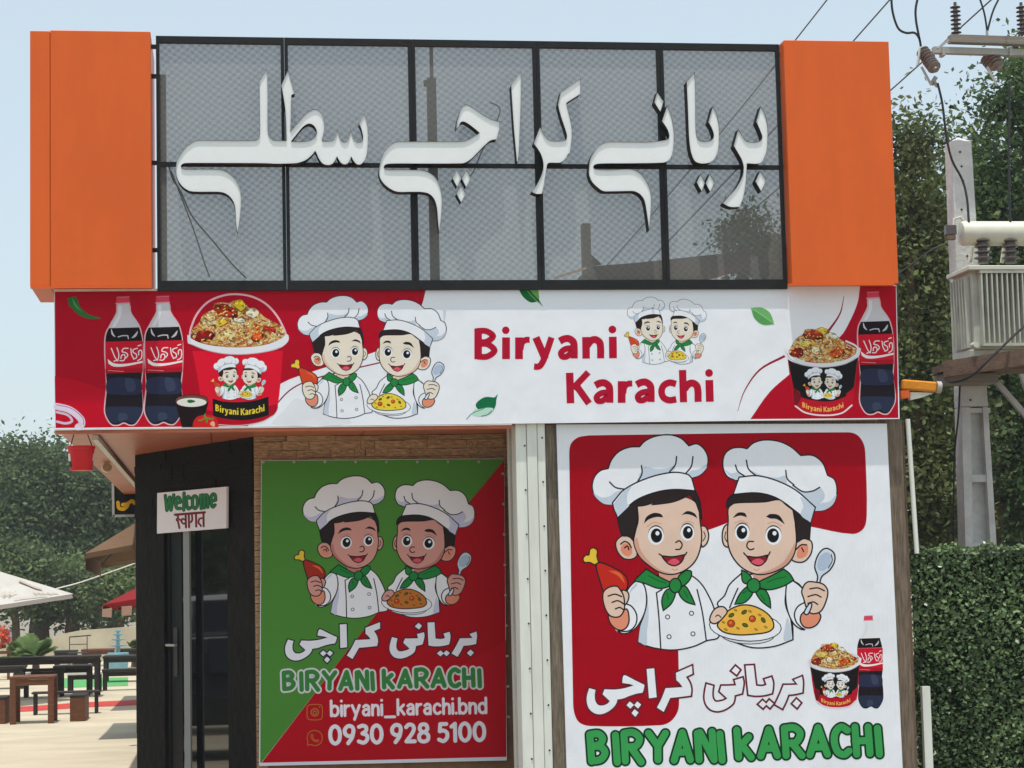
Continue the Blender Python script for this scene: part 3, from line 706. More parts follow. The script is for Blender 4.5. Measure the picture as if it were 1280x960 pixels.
    # ---- hat
    F('252,332c 215,330 180,302 166,262 175,220 200,193 232,184c 245,150 275,115 320,96 362,94c 385,70 430,50 490,45 535,60 566,90c 600,82 630,105 645,140 640,180 615,210 578,224c 480,260 380,300', WHT)
    a.fill(A_('255,334c 215,330 182,304 172,284 205,304 240,298 262,282 300,272 280,300'), SHD); a.fill(A_('372,240 420,224 470,208 500,196 512,170 480,182 430,186 376,178'), SHD)
    a.fill(A_('262,268 320,262 352,232 366,200 372,220 352,245 310,268 290,272'), SHD); a.fill(A_('560,206 578,222c 612,210 640,180 636,168 600,190 580,192'), SHD)
    SA('238,240 262,262 300,270'); SA('370,172 372,205 354,240'); SA('515,135 510,168 486,198'); SA('583,135 576,175 552,206')
    F('250,326c 300,270 400,222 500,200 560,208 578,224c 592,276c 500,271 420,285 340,320 272,388c 256,352', WHT)
    a.fill(A_('254,330c 300,276 330,256 312,290 312,330 320,338c 272,384c'), SHD)
    # ---- second figure
    G('155,618c 105,665 85,710 55,745 95,790 120,900c 200,925 290,920 368,892c 366,830 348,760 395,700 415,700 392,662 340,640 280,630', WHT)
    a.fill(B_('362,890c 358,840 345,800 335,840 330,898'), SHD); SB('140,680 122,720 106,760'); SB('340,685 336,740 352,790 372,818'); SB('352,770 362,830 368,892')
    a.fill(B_('416,738c 388,752 372,785 380,822 402,846c 440,840 450,780 430,750'), WHT)
    G('350,645 395,668 418,702 416,738c 388,755 374,785 382,820 402,842c 416,850 400,848 370,825 345,770 338,700', WHT)
    G('405,785 398,812 412,838 440,843 470,826 482,790 440,765', BLUSH)
    G('512,515 538,535 540,568 520,604 488,630 478,660c 466,656c 470,630 458,592 468,550 490,520', (222, 232, 244)); a.fill(B_('508,530 524,545 520,580 496,606 474,604 468,580 480,546'), (186, 204, 226))
    SB('526,540 530,565 514,596', 0.7)
    G('412,722 404,690 425,655 460,654 495,664 512,692 502,740 482,775 450,785 428,770', skin)
    SB('438,682 470,678 498,690'); SB('430,714 462,706 484,716'); SB('430,742 452,736 470,746')
    G('438,740 446,748 432,784 420,788 414,778', (222, 232, 244))
    a.fill(B_('200,590c 310,590c 300,650 240,668 205,640'), skin2)
    G('100,416 84,425 75,460 82,500 100,508', skin); SB('90,446 86,468 94,486', 0.7)
    G('372,502 390,480 420,472 446,490 443,535 416,568 382,571 360,556', skin); a.fill(B_('384,530 402,500 430,502 426,540 402,556 386,552'), BLUSH); SB('380,520 402,500 424,500'); SB('404,512 412,528', 0.9)
    G('104,342 100,400 97,450 102,510 125,560 165,600 220,622 280,615 340,585 370,545 382,490 378,420 368,345 300,305 180,310', skin)
    a.fill(B_('378,490 366,545 338,582 280,612 222,619 280,600 330,568 360,520'), skin2)
    G('93,346c 97,315 120,292 220,283 300,303 370,348 441,408c 436,480c 412,474 384,490c 382,440 368,356c 340,335 312,313 250,322 150,325 118,330', HAIR)
    a.fill(B_('118,389c 140,367 168,368 178,386c 150,379'), LINE); a.fill(B_('256,383c 275,372 310,378 335,416c 300,393 275,391'), LINE)
    for cx, cy, rx, ry in ((158, 447, 31, 37), (287, 460, 34, 39)):
        x, y = bx_(cx, cy); a.ell(x, y-0.5, rx*S+0.1, ry*S+0.3, line); a.ell(x, y+0.6, rx*S, ry*S-0.2, WHT); a.ell(x-0.4, y+0.3, rx*S*0.72, ry*S*0.76, (28, 26, 28)); a.ell(x+1.4, y-2.4, rx*S*0.25, ry*S*0.23, WHT)
    SB('126,410 154,400 182,412', 0.6, skin2); SB('262,412 290,406 322,424', 0.6, skin2)
    SB('204,486 184,487 177,506 190,520 206,516')
    G('176,546c 220,551 266,541c 255,567 230,586 204,580 187,562', (150, 30, 40)); a.fill(B_('196,570 222,556 248,568 230,583 206,578'), (232, 92, 112))
    SB('164,533 172,542 182,551'); SB('258,548 268,540 273,529'); SB('206,600 216,605 228,600', 0.8, skin2)
    G('155,604c 182,618 197,640 186,662 160,652', GRN); G('226,655 270,632 330,600c 355,620 371,646c 330,670 270,686 230,675', GRN)
    G('186,670 150,700 127,746c 170,737 202,697', GRN); G('214,690 235,730 276,763c 271,720 250,685', GRN)
    x, y = bx_(205, 668); a.ell(x, y, 26*S+lw*.6, 28*S+lw*.6, line); a.ell(x, y, 25*S-.3, 27*S-.3, GRN)
    SB('262,655 300,640 338,632', 0.8, GRN2); SB('160,700 176,690', 0.8, GRN2); SB('235,705 250,730', 0.8, GRN2)
    G('130,234c 95,216 78,176 85,126 115,101 150,97 178,102c 205,78 250,66 310,72 360,95 400,130c 450,130 490,160 511,212c 540,230 550,280 535,330 500,355 458,361c 380,290 260,240', WHT)
    a.fill(B_('88,190 104,214 130,232c 160,218 140,200 112,204'), SHD); a.fill(B_('188,190 216,214 300,232 340,250 336,214 300,222 240,212'), SHD); a.fill(B_('372,254 410,280 452,276 480,262 500,300 470,340 455,352 440,320 400,290'), SHD); a.fill(B_('458,360c 500,355 535,330 548,290 520,320 480,330'), SHD)
    SB('130,170 140,196 166,214'); SB('175,150 184,186 216,215'); SB('338,192 344,226 372,252'); SB('368,254 410,280 450,277 478,262'); SB('511,212 518,216', 0.8)
    G('145,220c 220,214 300,234 380,274 461,345c 440,411c 380,362 300,306 220,285 121,291c', WHT)
    a.fill(B_('398,300 430,322 457,346c 440,406c 400,376 410,340'), SHD)
    # ---- plate
    x, y = bx_(180, 872); a.ell(x, y, 112*S, 40*S, line, 0.04); a.ell(x, y, 110*S-.6, 38*S-.5, (226, 232, 240), 0.04)
    x, y = bx_(171, 838); a.ell(x, y, 151*S, 62*S, line, 0.06); a.ell(x, y, 148*S-.3, 59*S-.4, WHT, 0.06)
    G('55,832 80,800 100,772 150,750 200,752 250,775 280,805 288,840 265,860 200,870 140,872 80,860', rice)
    dk = tuple(int(c*0.72) for c in rice)
    for p in ((90, 850), (140, 845), (215, 850), (255, 840), (130, 770), (190, 775), (230, 790), (80, 820)):
        x, y = bx_(*p); a.ell(x, y, 9*S, 5*S, dk, 0.5)
    for p in ((112, 825, 15), (200, 806, 13)):
        x, y = bx_(p[0], p[1]); a.ell(x, y, p[2]*S+.5, p[2]*S+.5, line); a.ell(x, y, p[2]*S-.3, p[2]*S-.3, (206, 74, 34)); a.ell(x-.8, y-1, 2.0, 1.6, (236, 130, 70))
    for p in ((113, 791, -.5), (166, 778, -.6), (245, 811, 1.0), (170, 832, .4)):
        x, y = bx_(p[0], p[1]); a.ell(x, y, 12*S+.4, 7*S+.4, line, p[2]); a.ell(x, y, 11*S-.2, 6*S-.3, (92, 110, 40), p[2])
    G('24,815 30,786 50,761 80,756 96,776 80,800 64,816 42,826', skin); SB('48,796 58,790 70,800', 0.8)
CH_SRC = [(728.7, 697.7), (1034.7, 685.6), (841, 812.6), (835, 543.6)]

# ---- lettering
def letters_round(a, items, w, col, outline=None, ow=0, xf=lambda p: p):
    """items: list of strings of polylines; two passes so that the outline lies below every fill"""
    for ww, c in (((w+2*ow), outline), (w, col)):
        if c is None: continue
        top = a.lay; hi = top
        for glyph in items:
            a.lay = top
            for st in glyph: a.stroke(st, ww, c)
            hi = max(hi, a.lay)
        a.lay = hi
CAPS1 = ['110,500 125,715|112,500 180,495 213,532 190,578 135,592|138,594 200,600 232,645 200,698 125,712', '315,505 330,722', '383,492 395,712|388,490 460,485 508,532 480,590 400,600|440,602 522,720', '580,490 655,592c 656,702|715,490 655,592', '850,485 785,706|850,485 915,702|806,642 892,640', '970,490 985,702|990,484 1098,690|1088,478 1105,702', '1150,495 1170,706']
CAPS2 = ['70,465 85,682|165,520 95,596|108,580 186,682', '325,460 262,672|325,460 395,668|286,612 374,608', '450,450 465,668|455,450 530,445 578,492 545,560 470,572|510,565 592,668', '720,445 655,662|720,445 795,658|682,602 774,598', '955,466 905,440 860,482 850,560 880,640 930,660 968,632', '1015,440 1030,658|1120,440 1136,652|1020,552 1130,547', '1195,450 1212,658']
def glyphs(lst, ox, oy, sc): return [[parse(t, ox, oy, sc) for t in gl.split('|')] for gl in lst]
CAPS = glyphs(CAPS1, 720, 840, 6.4) + glyphs(CAPS2, 910, 840, 6.4)
def map_glyphs(gs, f):
    return [[[(*f(p), p[2]) for p in st] for st in gl] for gl in gs]
P1 = lambda t: parse(t, 350, 770, 8); P2 = lambda t: parse(t, 470, 770, 8)
PERS = [P1('398,133 440,150 500,180 570,212c 560,250 548,275c 500,281 430,300 380,318 322,328c 315,352 290,385 250,415 200,438 150,445 100,430 65,395 52,350 55,300 80,235c 135,250c 125,290 128,340 150,370 190,375 230,362 255,340c 195,285c 215,245c 300,248 380,240 430,228 475,215c 440,205 410,200 375,195c 384,150'),
 P1('432,344c 466,372c 432,402c 400,374c'), P1('498,344c 530,370c 500,402c 468,374c'), P1('470,406c 502,434c 472,468c 440,438c'),
 P1('598,85c 665,80c 671,312c 603,320c'),
 P1('855,118c 1000,62c 1000,125c 940,150c 970,200 980,250 972,300c 860,312 790,318c 760,370 725,430c 668,395c 715,320 755,240c 840,236 905,232c 880,198 855,178c'),
 P2('410,180c 480,162c 485,200 475,250 465,285c 400,300c 395,330 380,365 330,400 280,420 230,425 180,410 145,370 135,320 145,260 160,210c 215,225c 205,270 205,320 225,350 260,352 310,340 335,325c 272,268c 290,225c 350,225 420,222c'),
 P2('425,68c 460,98c 430,135c 388,104c'),
 P2('515,65c 585,62c 590,150 595,226c 650,230 690,220c 675,175c 735,158c 745,200 740,250 730,285c 660,300 580,303 525,295c 520,200'),
 P2('645,344c 678,373c 645,404c 608,374c'), P2('704,342c 738,370c 706,402c 672,374c'),
 P2('935,180c 1005,155c 1010,200 1000,280c 940,292 875,298c 850,350 815,408c 755,375c 800,300 840,222c 900,222 965,220c'),
 P2('945,335c 979,366c 945,403c 908,371c')]
def persian(a, f, col, oc, ow):
    pl = [[(*f(p), p[2]) for p in poly] for poly in PERS]
    top = a.lay; hi = top
    for poly in pl:
        a.lay = top; a.stroke(poly, ow, oc, True, 4); hi = max(hi, a.lay)
        for q in poly:
            if q[2]: a.ell(q[0], q[1], ow/2, ow/2, oc, n=10); hi = max(hi, a.lay)
    a.lay = hi
    for poly in pl: a.lay = hi; a.fill(poly, col)
# "Biryani" / "Karachi", flat stroke ends: (strokes with width, dots)
N_A = ['765,234 800,216 838,213 874,240 881,285 881,372;52', '868,288 812,296 776,326 786,356 822,356 866,318;44']
N_R = ['440,203 440,377;57', '452,300 464,246 494,224 525,222;44']
BIR = ['113,132 113,378;55', '100,153 178,153 232,194 180,238 100,240;44', '108,256 188,258 244,308 186,356 108,357;44', '336,203 336,377;57', '334,146 334,146.1;60o'] + N_R + ['575,203 650,377;54', '700,203 642,372 612,426 590,438 560,436;46'] + N_A + ['975,200 977,373;55', '985,268 1018,228 1056,222 1088,252 1093,371;52', '1190,198 1192,370;57', '1187,140 1187,140.1;62o']
def shift(lst, dx, dy):
    out = []
    for it in lst:
        t, w = it.split(';'); out.append(' '.join('%g,%g' % (float(p.split(',')[0])+dx, float(p.split(',')[1])+dy) for p in t.split()) + ';' + w)
    return out
KAR = ['77,102 84,346;55', '226,98 104,228;46', '124,196 232,348;50'] + shift(N_A, -483, -30) + shift(N_R, 53, -34) + shift(N_A, -153, -36) + ['928,192 876,181 830,204 812,250 828,300 874,322 930,314;48', '980,80 988,338;53', '996,232 1030,192 1066,186 1098,216 1105,335;52', '1194,160 1199,334;57', '1192,104 1192,104.1;62o']
def flat_text(a, lst, f, sc, col):
    for it in lst:
        t, w = it.split(';'); p = parse(t)
        if w.endswith('o'):
            q = f(p[0]); a.ell(q[0], q[1], float(w[:-1])/2*sc, float(w[:-1])/2*sc, col); continue
        a.stroke([(*f(q), False) for q in p], float(w)*sc*1.1, col, cap='butt')
# a small rounded stroke alphabet, baseline 0, x-height 100, y up
SF = {'b': ('0,150 0,0|0,70 30,98 62,84 70,48 58,12 30,0 0,22', 70), 'i': ('0,100 0,0|0,146 0,147', 0), 'r': ('0,100 0,0|0,62 18,92 42,98', 40), 'y': ('0,100 36,14|74,100 22,-40', 74),
 'a': ('8,84 32,100 58,86 62,50 62,0|62,58 24,56 4,34 14,6 40,2 62,24', 64), 'n': ('0,100 0,0|0,62 24,96 52,90 60,60 60,0', 60), '_': ('0,-22 96,-22', 96), 'k': ('0,150 0,0|58,96 4,42|20,58 62,2', 60),
 'c': ('64,82 40,99 12,84 2,50 12,14 40,1 66,16', 64), 'h': ('0,150 0,0|0,62 24,96 52,90 60,60 60,0', 60), '.': ('0,2 0,3', 0), 'd': ('70,150 70,0|70,70 40,98 8,84 0,48 12,12 40,0 70,22', 70), ' ': ('', 10),
 '0': ('44,150 12,128 0,75 12,22 44,0 76,22 88,75 76,128 44,150', 88), '9': ('80,106 66,68 36,62 6,82 4,122 36,150 70,140 80,106|80,106 66,50 30,0', 82), '3': ('6,140 40,150 70,136 68,104 36,82|36,82 74,66 78,30 46,2 2,14', 78),
 '2': ('4,128 30,150 64,142 74,110 56,70 4,4c 80,4', 78), '8': ('40,82 8,106 16,142 40,150 66,142 74,106 40,82|40,82 2,56 6,14 40,0 76,14 80,56 40,82', 80), '5': ('72,148 18,148c 12,86c 46,92 76,72 76,30 44,0 4,14', 76), '1': ('0,124 32,148c 32,0', 34)}
def small_text(a, txt, p0, p1, h, w, col, gap=32):
    """h: size of 100 units, text from p0 to p1 along the baseline"""
    tot = sum(SF[c][1]+gap for c in txt)-gap; L = np.linalg.norm(np.array(p1)-np.array(p0)); u = (np.array(p1)-np.array(p0))/L; v = np.array([u[1], -u[0]])
    sx = L/tot; x = 0; top = a.lay; hi = top
    for c in txt:
        t, ad = SF[c]; a.lay = top
        if t:
            for st in t.split('|'):
                pts = [(*(np.array(p0)+u*(x+q[0])*sx+v*q[1]*h/100), q[2]) for q in parse(st)]
                a.stroke(pts, w, col)
        x += ad+gap; hi = max(hi, a.lay)
    a.lay = hi

# ---- motifs
BT = lambda t: parse(t, 120, 360, 5.333)
def bottle(a, neck=True):
    s = 1/5.333
    edge = '145,108 138,165 95,245 64,310 58,420 66,560 70,660 60,760 58,830 84,890 112,914 150,915 186,900 222,914 256,912 290,870 312,820 312,760 302,660 310,560 314,420 306,320 286,248 232,165 220,108'
    if neck: a.fill(BT(edge), (52, 24, 34)); a.stroke(BT(edge), 1.6, (232, 190, 198), True)
    else: WHT2 = (250, 250, 252)
    a.fill(BT('146,106c 219,104c 232,165 286,250 290,262c 84,268c 96,246 138,165'), (216, 214, 222) if neck else (246, 246, 249)); a.fill(BT('150,120 170,118 168,180 130,255 108,258 146,180'), (236, 236, 242))
    a.fill(BT('137,60c 222,57c 224,100c 134,108c'), (226, 74, 104)); a.stroke(BT('134,104 224,100'), 1.6, (240, 170, 182)); a.stroke(BT('140,62 220,59'), 1.4, (236, 120, 140))
    a.fill(BT('88,268c 288,262c 306,330 308,350c 64,356c 70,320'), (30, 22, 26))
    a.stroke(BT('102,274 110,306 128,326'), 1.6, (216, 212, 218), taper=lambda u: .4+math.sin(math.pi*u)); a.stroke(BT('148,326 178,318 212,318c 216,338'), 1.4, (206, 202, 208)); a.stroke(BT('238,334 262,316 278,288'), 2.2, (206, 202, 208), taper=lambda u: .3+math.sin(math.pi*u))
    a.fill(BT('66,570c 308,562c 300,640 308,700 312,770 308,826 286,872 254,908 222,908 188,892 150,908 114,908 88,886 64,830 64,770 74,680'), (34, 28, 36))
    a.fill(BT('76,616 140,596 220,600 296,612 300,700 230,712 140,712 74,700'), (46, 50, 76)); a.fill(BT('68,800 140,790 230,792 306,800 296,850 256,900 224,896 188,880 150,896 116,900 90,880'), (44, 52, 76))
    a.fill(BT('196,602 250,612 262,680 210,690'), (62, 70, 98)); a.fill(BT('150,840 200,836 210,872 188,884 156,890'), (60, 70, 94))
    a.fill(BT('62,358c 314,352c 312,562c 64,570c'), (214, 22, 48)); a.fill(BT('62,540c 312,532c 312,562c 64,570c'), (186, 16, 40))
    a.fill(BT('78,474c 120,502 200,505 312,486c 312,498c 200,521 120,524 84,506c'), (250, 244, 246))
    for t in ('102,402 114,432 130,468 146,486', '140,398 152,440 146,478 120,488', '166,470 172,448 190,446 194,466 182,484 160,484', '214,402 184,404 174,424 200,432 212,448 200,466', '232,404 238,446 250,468', '276,402 248,412 248,428 268,442 270,464 250,474', '284,446 286,420 302,416 306,444 300,470 278,484', '280,386 300,380'):
        a.stroke(BT(t), 1.3, (250, 240, 244))
    a.stroke(BT('80,550 184,556'), 0.7, (244, 150, 160))
BK = lambda t: parse(t, 225, 355, 8)
BK2 = lambda t: parse(t, 215, 440, 8)
def blob(a, cx, cy, rx, ry, col, rot, r, m=0):
    n = 13; c, q = math.cos(rot), math.sin(rot); pts = []
    for i in range(n):
        t = 2*math.pi*i/n; k = r.uniform(0.72, 1.12); x, y = rx*k*math.cos(t), ry*k*math.sin(t); pts.append((cx+x*c-y*q, cy+x*q+y*c, r.random() < .35))
    a.fill(pts, col, 2, m)
def food(a, mound, chunks, cr):
    """a printed heap of rice: speckled base, scattered grains and pieces of meat, egg and lemon"""
    r = random.Random(len(mound)); a.fill(mound, (220, 160, 70), m=1); k = cr(1, 0)[0]-cr(0, 0)[0]
    P = np.array(spline(mound, True, 3)); lo, hi = P.min(0), P.max(0); w = hi[0]-lo[0]
    def inside(x, y):
        c = False; n = len(P)
        for i in range(n):
            x1, y1 = P[i]; x2, y2 = P[i-1]
            if (y1 > y) != (y2 > y) and x < (x2-x1)*(y-y1)/(y2-y1)+x1: c = not c
        return c
    pal = [(250, 232, 170), (244, 206, 96), (236, 164, 60), (252, 240, 206), (196, 96, 34), (168, 44, 26), (246, 216, 120), (226, 120, 44)]
    for cx, cy, rx, ry, col, rot in chunks:
        x, y = cr(cx, cy); rx *= k; ry *= k
        blob(a, x+rx*.08, y+ry*.14, rx*1.04, ry*1.04, tuple(int(c*.5) for c in col), rot, r); blob(a, x, y, rx*.96, ry*.92, col, rot, r)
        for _ in range(5): blob(a, x+r.uniform(-.6, .5)*rx, y+r.uniform(-.6, .4)*ry, rx*r.uniform(.14, .34), ry*r.uniform(.14, .32), tuple(max(0, min(255, int(c*f+g))) for c, f, g in zip(col, (r.choice((.65, 1.2)),)*3, (r.choice((0, 26)),)*3)), rot+r.uniform(-.6, .6), r)
    n = 0
    while n < 110:
        x, y = r.uniform(lo[0], hi[0]), r.uniform(lo[1], hi[1])
        if inside(x, y-.8) and inside(x, y+.8) and inside(x-1.2, y) and inside(x+1.2, y): blob(a, x, y, w*r.uniform(.008, .022), w*r.uniform(.005, .009), r.choice(pal), r.uniform(-1.2, 1.2), r); n += 1
def arc_text(a, x0, x1, yb, sag, hgt, col):
    """the two shop-name words set on a shallow bowl-shaped line"""
    W_ = 2560.0
    for lst, ox, oy in ((BIR, 0, 0), (KAR, 1290, 32)):
        def f(p, ox=ox, oy=oy):
            u = (p[0]-60+ox)/W_; y = (p[1]+oy-377)/245*hgt; return (x0+(x1-x0)*u, yb + sag*4*u*(1-u) + y)
        flat_text(a, lst, f, (x1-x0)/W_*1.05, col)
def bucket(a):
    a.fill(BK2('205,-10c 280,420 290,640 330,700 480,730 700,735 900,695 1005,640 1055,565 1110,-10c'), (232, 16, 50))
    a.fill(BK2('290,560c 440,600 700,640 1040,520 1058,560 1005,640 900,695 700,735 480,730 330,700'), (186, 6, 38))
    a.stroke(BK2('330,704 480,728 700,733 900,696 1004,640'), 1.1, (240, 190, 196))
    a.stroke(BK('95,525 110,440 170,300 280,180 430,116 570,102 720,127 860,200 970,320 1040,450 1062,515'), 2.4, (246, 196, 204))
    food(a, BK('110,520 130,450 190,390 230,310 300,270 335,250 340,200 400,185 500,190 540,165 610,165 665,210 690,240 750,240 800,290 860,340 960,390 1020,430 1045,480 1040,530 900,590 760,620 560,630 350,615 200,580'),
        [(455, 265, 125, 72, (176, 52, 22), .15), (600, 215, 66, 56, (240, 204, 40), 0), (725, 292, 72, 52, (240, 228, 196), 0), (490, 505, 62, 52, (236, 214, 150), .3), (245, 515, 95, 55, (146, 24, 20), -.3), (770, 520, 62, 50, (226, 84, 30), -.4), (900, 450, 70, 26, (186, 44, 28), .3), (420, 385, 60, 34, (240, 200, 60), -.3), (590, 360, 70, 24, (226, 226, 196), .1), (300, 330, 60, 40, (232, 214, 150), .2)], lambda x, y: (225+x/8, 355+y/8))
    a.fill(BK('75,508c 112,545 200,588 350,620 560,634 760,624 900,595 1020,540 1064,498c 1086,518 1080,575 1000,640 850,682 640,706 450,700 250,660 120,606 80,590'), (240, 240, 246))
    a.stroke(BK('84,590 250,656 450,697 640,702 850,678 1000,636'), 1.0, (196, 198, 214)); a.fill(BK('72,512c 104,516c 112,600c 80,594c'), (226, 228, 238))
    a.fill(BK2('405,465c 520,495 690,500 850,480 965,445c 970,630c 850,665 700,682 520,665 410,640c'), (28, 24, 26))
    arc_text(a, 215+430/8, 215+945/8, 440+585/8, 46/8, 8.2, (240, 214, 60))
def small_bowl(a):
    a.fill(BK2('30,490 60,445 195,425 335,445 365,490 350,560 330,640 300,752c 100,752c 60,600'), (34, 20, 22)); a.fill(BK2('36,492 66,452 195,432 330,452 358,492 330,530 195,552 66,530'), (120, 76, 66))
    x, y = 215+196/8, 440+504/8; a.ell(x, y, 18.6, 5.6, (236, 236, 226)); a.fill(BK2('150,490 180,476 235,492 210,506 170,510'), (46, 110, 52))
def tomato(a):
    a.fill(BK2('206,752c 214,700 250,650 330,630 420,642 458,690 466,752c'), (216, 34, 34)); a.fill(BK2('380,720 410,690 430,720 420,750'), (246, 176, 150))
    for t in ('335,655 300,680 270,684', '335,655 350,690 345,705', '335,655 380,668 410,666', '335,655 325,632 332,620'): a.stroke(BK2(t), 1.6, (96, 150, 60))
QB = lambda t: parse(t, 50, 340, 4)
def chilli(a):
    a.stroke(QB('158,126 170,160 200,198 245,224 308,231'), 14.5, (46, 120, 66), taper=lambda u: (0.75+0.5*u if u < .3 else 0.9*(1-u)**0.7)); a.stroke(QB('160,126 176,164 210,200'), 2.2, (96, 170, 100), taper=lambda u: math.sin(math.pi*u))
def onion(a):
    a.stroke(QB('84,672 150,690 204,735 208,762 190,776'), 8.5, (236, 222, 240)); a.stroke(QB('84,700 140,716 160,745 130,757 84,748'), 3.0, (226, 200, 226)); a.stroke(QB('84,664 156,682 214,730 219,764'), 1.0, (190, 120, 180))
CU = lambda t: parse(t, 970, 390, 6.857)
def cup(a, wht=(240, 238, 242)):
    a.fill(CU('98,390c 250,450 400,470 560,455 700,385c 655,790 560,866 400,888 250,868 160,800'), (196, 18, 44))
    a.fill(CU('98,390c 250,450 400,470 560,455 700,385c 668,640c 640,670 604,700 600,722 480,764 350,762 210,728 205,690 150,650c'), (28, 26, 28))
    a.fill(CU('152,655 205,700 212,735 180,800 160,795'), (120, 20, 30))
    food(a, CU('105,345 150,260 180,220 230,190 250,150 340,145 400,130 445,165 520,200 560,240 640,290 695,325 660,370 560,420 400,436 230,412 130,372'),
        [(310, 195, 84, 44, (170, 60, 30), 0), (405, 160, 40, 30, (236, 196, 60), 0), (490, 205, 50, 24, (238, 232, 206), .4), (180, 345, 64, 42, (146, 36, 26), -.3), (520, 345, 66, 44, (214, 90, 40), -.3), (340, 330, 50, 36, (238, 222, 170), 0), (620, 310, 40, 20, (176, 60, 36), .5), (250, 270, 50, 28, (238, 208, 90), 0)], lambda x, y: (970+x/6.857, 390+y/6.857))
    a.stroke(CU('86,330 108,388 220,436 400,456 580,432 690,374 710,322'), 5.0, wht); a.stroke(CU('92,350 120,402 220,452 400,473 580,449 684,396'), 1.0, (190, 186, 196)); a.stroke(CU('710,322 680,288 600,250'), 2.2, wht)
    a.stroke(CU('166,806 250,862 400,886 560,868 650,800'), 1.9, (244, 226, 230))
    arc_text(a, 970+222/6.857, 970+592/6.857, 390+812/6.857, 44/6.857, 6.2, (244, 190, 90))

def sheet(name, corners, plane, th, col, mt, label, cat):
    """a printed sheet: thin slab whose face carries the base ink"""
    p, n = plane; v = [onplane(x, y, p, n) for x, y in corners]; k = len(v)
    me = bpy.data.meshes.new(name)
    me.from_pydata([tuple(q) for q in v]+[tuple(q-n*th) for q in v], [], [tuple(reversed(range(k))), tuple(range(k, 2*k))]+[(i, (i+1) % k, (i+1) % k+k, i+k) for i in range(k)]); me.update()
    ca = me.color_attributes.new('ink', 'FLOAT_COLOR', 'CORNER'); buf = np.ones((len(me.loops), 4), np.float32); buf[:, :3] = [lin(c) for c in col]; ca.data.foreach_set('color', buf.ravel())
    o = link(name, me, None, [mt]); tag(o, label, cat); return o
FRONT = np.array([0.0, -1.0, 0.0])
def plane_y(Y): return (np.array([0.0, Y, 0.0]), FRONT)

# ------------------------------------------------------------------ the long banner
pb = plane_y(0.0); MP = [M['print'], M['rice']]
banner = sheet('shop_banner', [(67.5, 363), (1120.5, 356.5), (1124.5, 523.5), (68.5, 536.5)], pb, 0.03, WHT, M['print'], 'long red and white banner with bottles, food bucket and two chefs', 'banner')
def art(plane, base=0.001): return Art(plane, base)
a = art(pb, 0.0003)
RED = (186, 2, 36)
a.fill(parse('68.5,364.5c 532.5,361.5c 527,382 515,405 500,422 476,437 430,452 392,464 352,479 330,500 310,532.6c 69.5,535c'), RED)
a.fill(parse('68.5,470c 110,480 180,505 300,515 310,532.6c 69.5,535c'), (206, 6, 40))
a.stroke(parse('344,507 362,488 385,476 425,465 476,453'), 1.6, (150, 24, 52)); a.fill(parse('356,512 372,498 440,528 340,530'), (236, 238, 244))
a.build('red_background', banner, MP); a = art(pb, 0.0003)
a.fill(parse('1075,357.5c 1072,378 1062,402 1050,421 1020,440 988,467 962,490 938,523.8c 1123,522.5c 1119.8,357.5c'), RED)
a.stroke(parse('1055,370 1050,392 1034,416'), 2.6, (160, 28, 56), taper=lambda u: .2+u); a.stroke(parse('981,445 950,462 931,488 922,514'), 2.6, (160, 28, 56), taper=lambda u: 1.2-u)
a.build('red_background', banner, MP)
a = art(pb, 0.0008)
bottle(a); a.build('printed_bottle', banner, MP)
a = art(pb, 0.0008); a.xf = affine([(0, 0), (1, 0), (0, 1)], [(49.7, -0.75), (50.7, -0.75), (49.7, 0.25)]); bottle(a); a.build('printed_bottle', banner, MP)
BSRC = [(145.7, 371), (161.6, 370.5), (131, 516), (178.5, 514)]
a = art(pb, 0.0008); a.xf = affine(BSRC, [(1083.7, 365), (1098.5, 364.3), (1074.8, 503), (1119, 501)]); bottle(a); a.build('printed_bottle', banner, MP)
a = art(pb, 0.001); bucket(a); a.build('printed_bucket', banner, MP)
for fn, nm, bs in ((small_bowl, 'printed_bowl', .0022), (tomato, 'printed_tomato', .0028), (chilli, 'printed_chilli', .0008), (onion, 'printed_onion_ring', .0008)):
    a = art(pb, bs); fn(a); a.build(nm, banner, MP)
a = art(pb, 0.001); cup(a); a.build('printed_cup', banner, MP)
YR = (244, 214, 66)
for dst, lw, base in (([(363.75, 456), (550, 452.5), (430, 523.5), (430, 370)], 1.7, .0008), ([(780.4, 419.1), (879.4, 417), (817, 455.3), (814.4, 371.3)], 1.5, .0008), ([(264.5, 476.5), (331, 475), (286.5, 499.5), (287.5, 444.8)], 1.2, .0024), ([(1004.5, 481.5), (1051.5, 481), (1020, 499.5), (1019.5, 459)], 1.05, .0024)):
    a = art(pb, base); a.xf = affine(CH_SRC, dst); chefs(a, YR, lw, skin=(244, 232, 214), skin2=(234, 206, 182), drum=(222, 74, 40), line=(36, 36, 50)); a.build('printed_chefs', banner, MP)
a = art(pb, 0.0008); CRIM = (190, 14, 52)
flat_text(a, BIR, lambda p: (580+p[0]/6.4, 390+p[1]/6.4), 1/6.4, CRIM); flat_text(a, KAR, lambda p: (700+p[0]/6.4, 450+p[1]/6.4), 1/6.4, CRIM); a.build('printed_lettering', banner, MP)
L5 = lambda t: parse(t, 560, 350, 5.333)
a = art(pb, 0.001)
a.fill(L5('468,56c 600,55c 606,128 634,177c 600,146 552,150 500,112'), (24, 112, 56)); a.fill(L5('538,56c 600,55c 606,126 570,96'), (120, 180, 90)); a.stroke(L5('520,58 560,110 632,175'), .7, (150, 200, 130))
a.build('printed_leaf', banner, MP)
a = art(pb, 0.001)
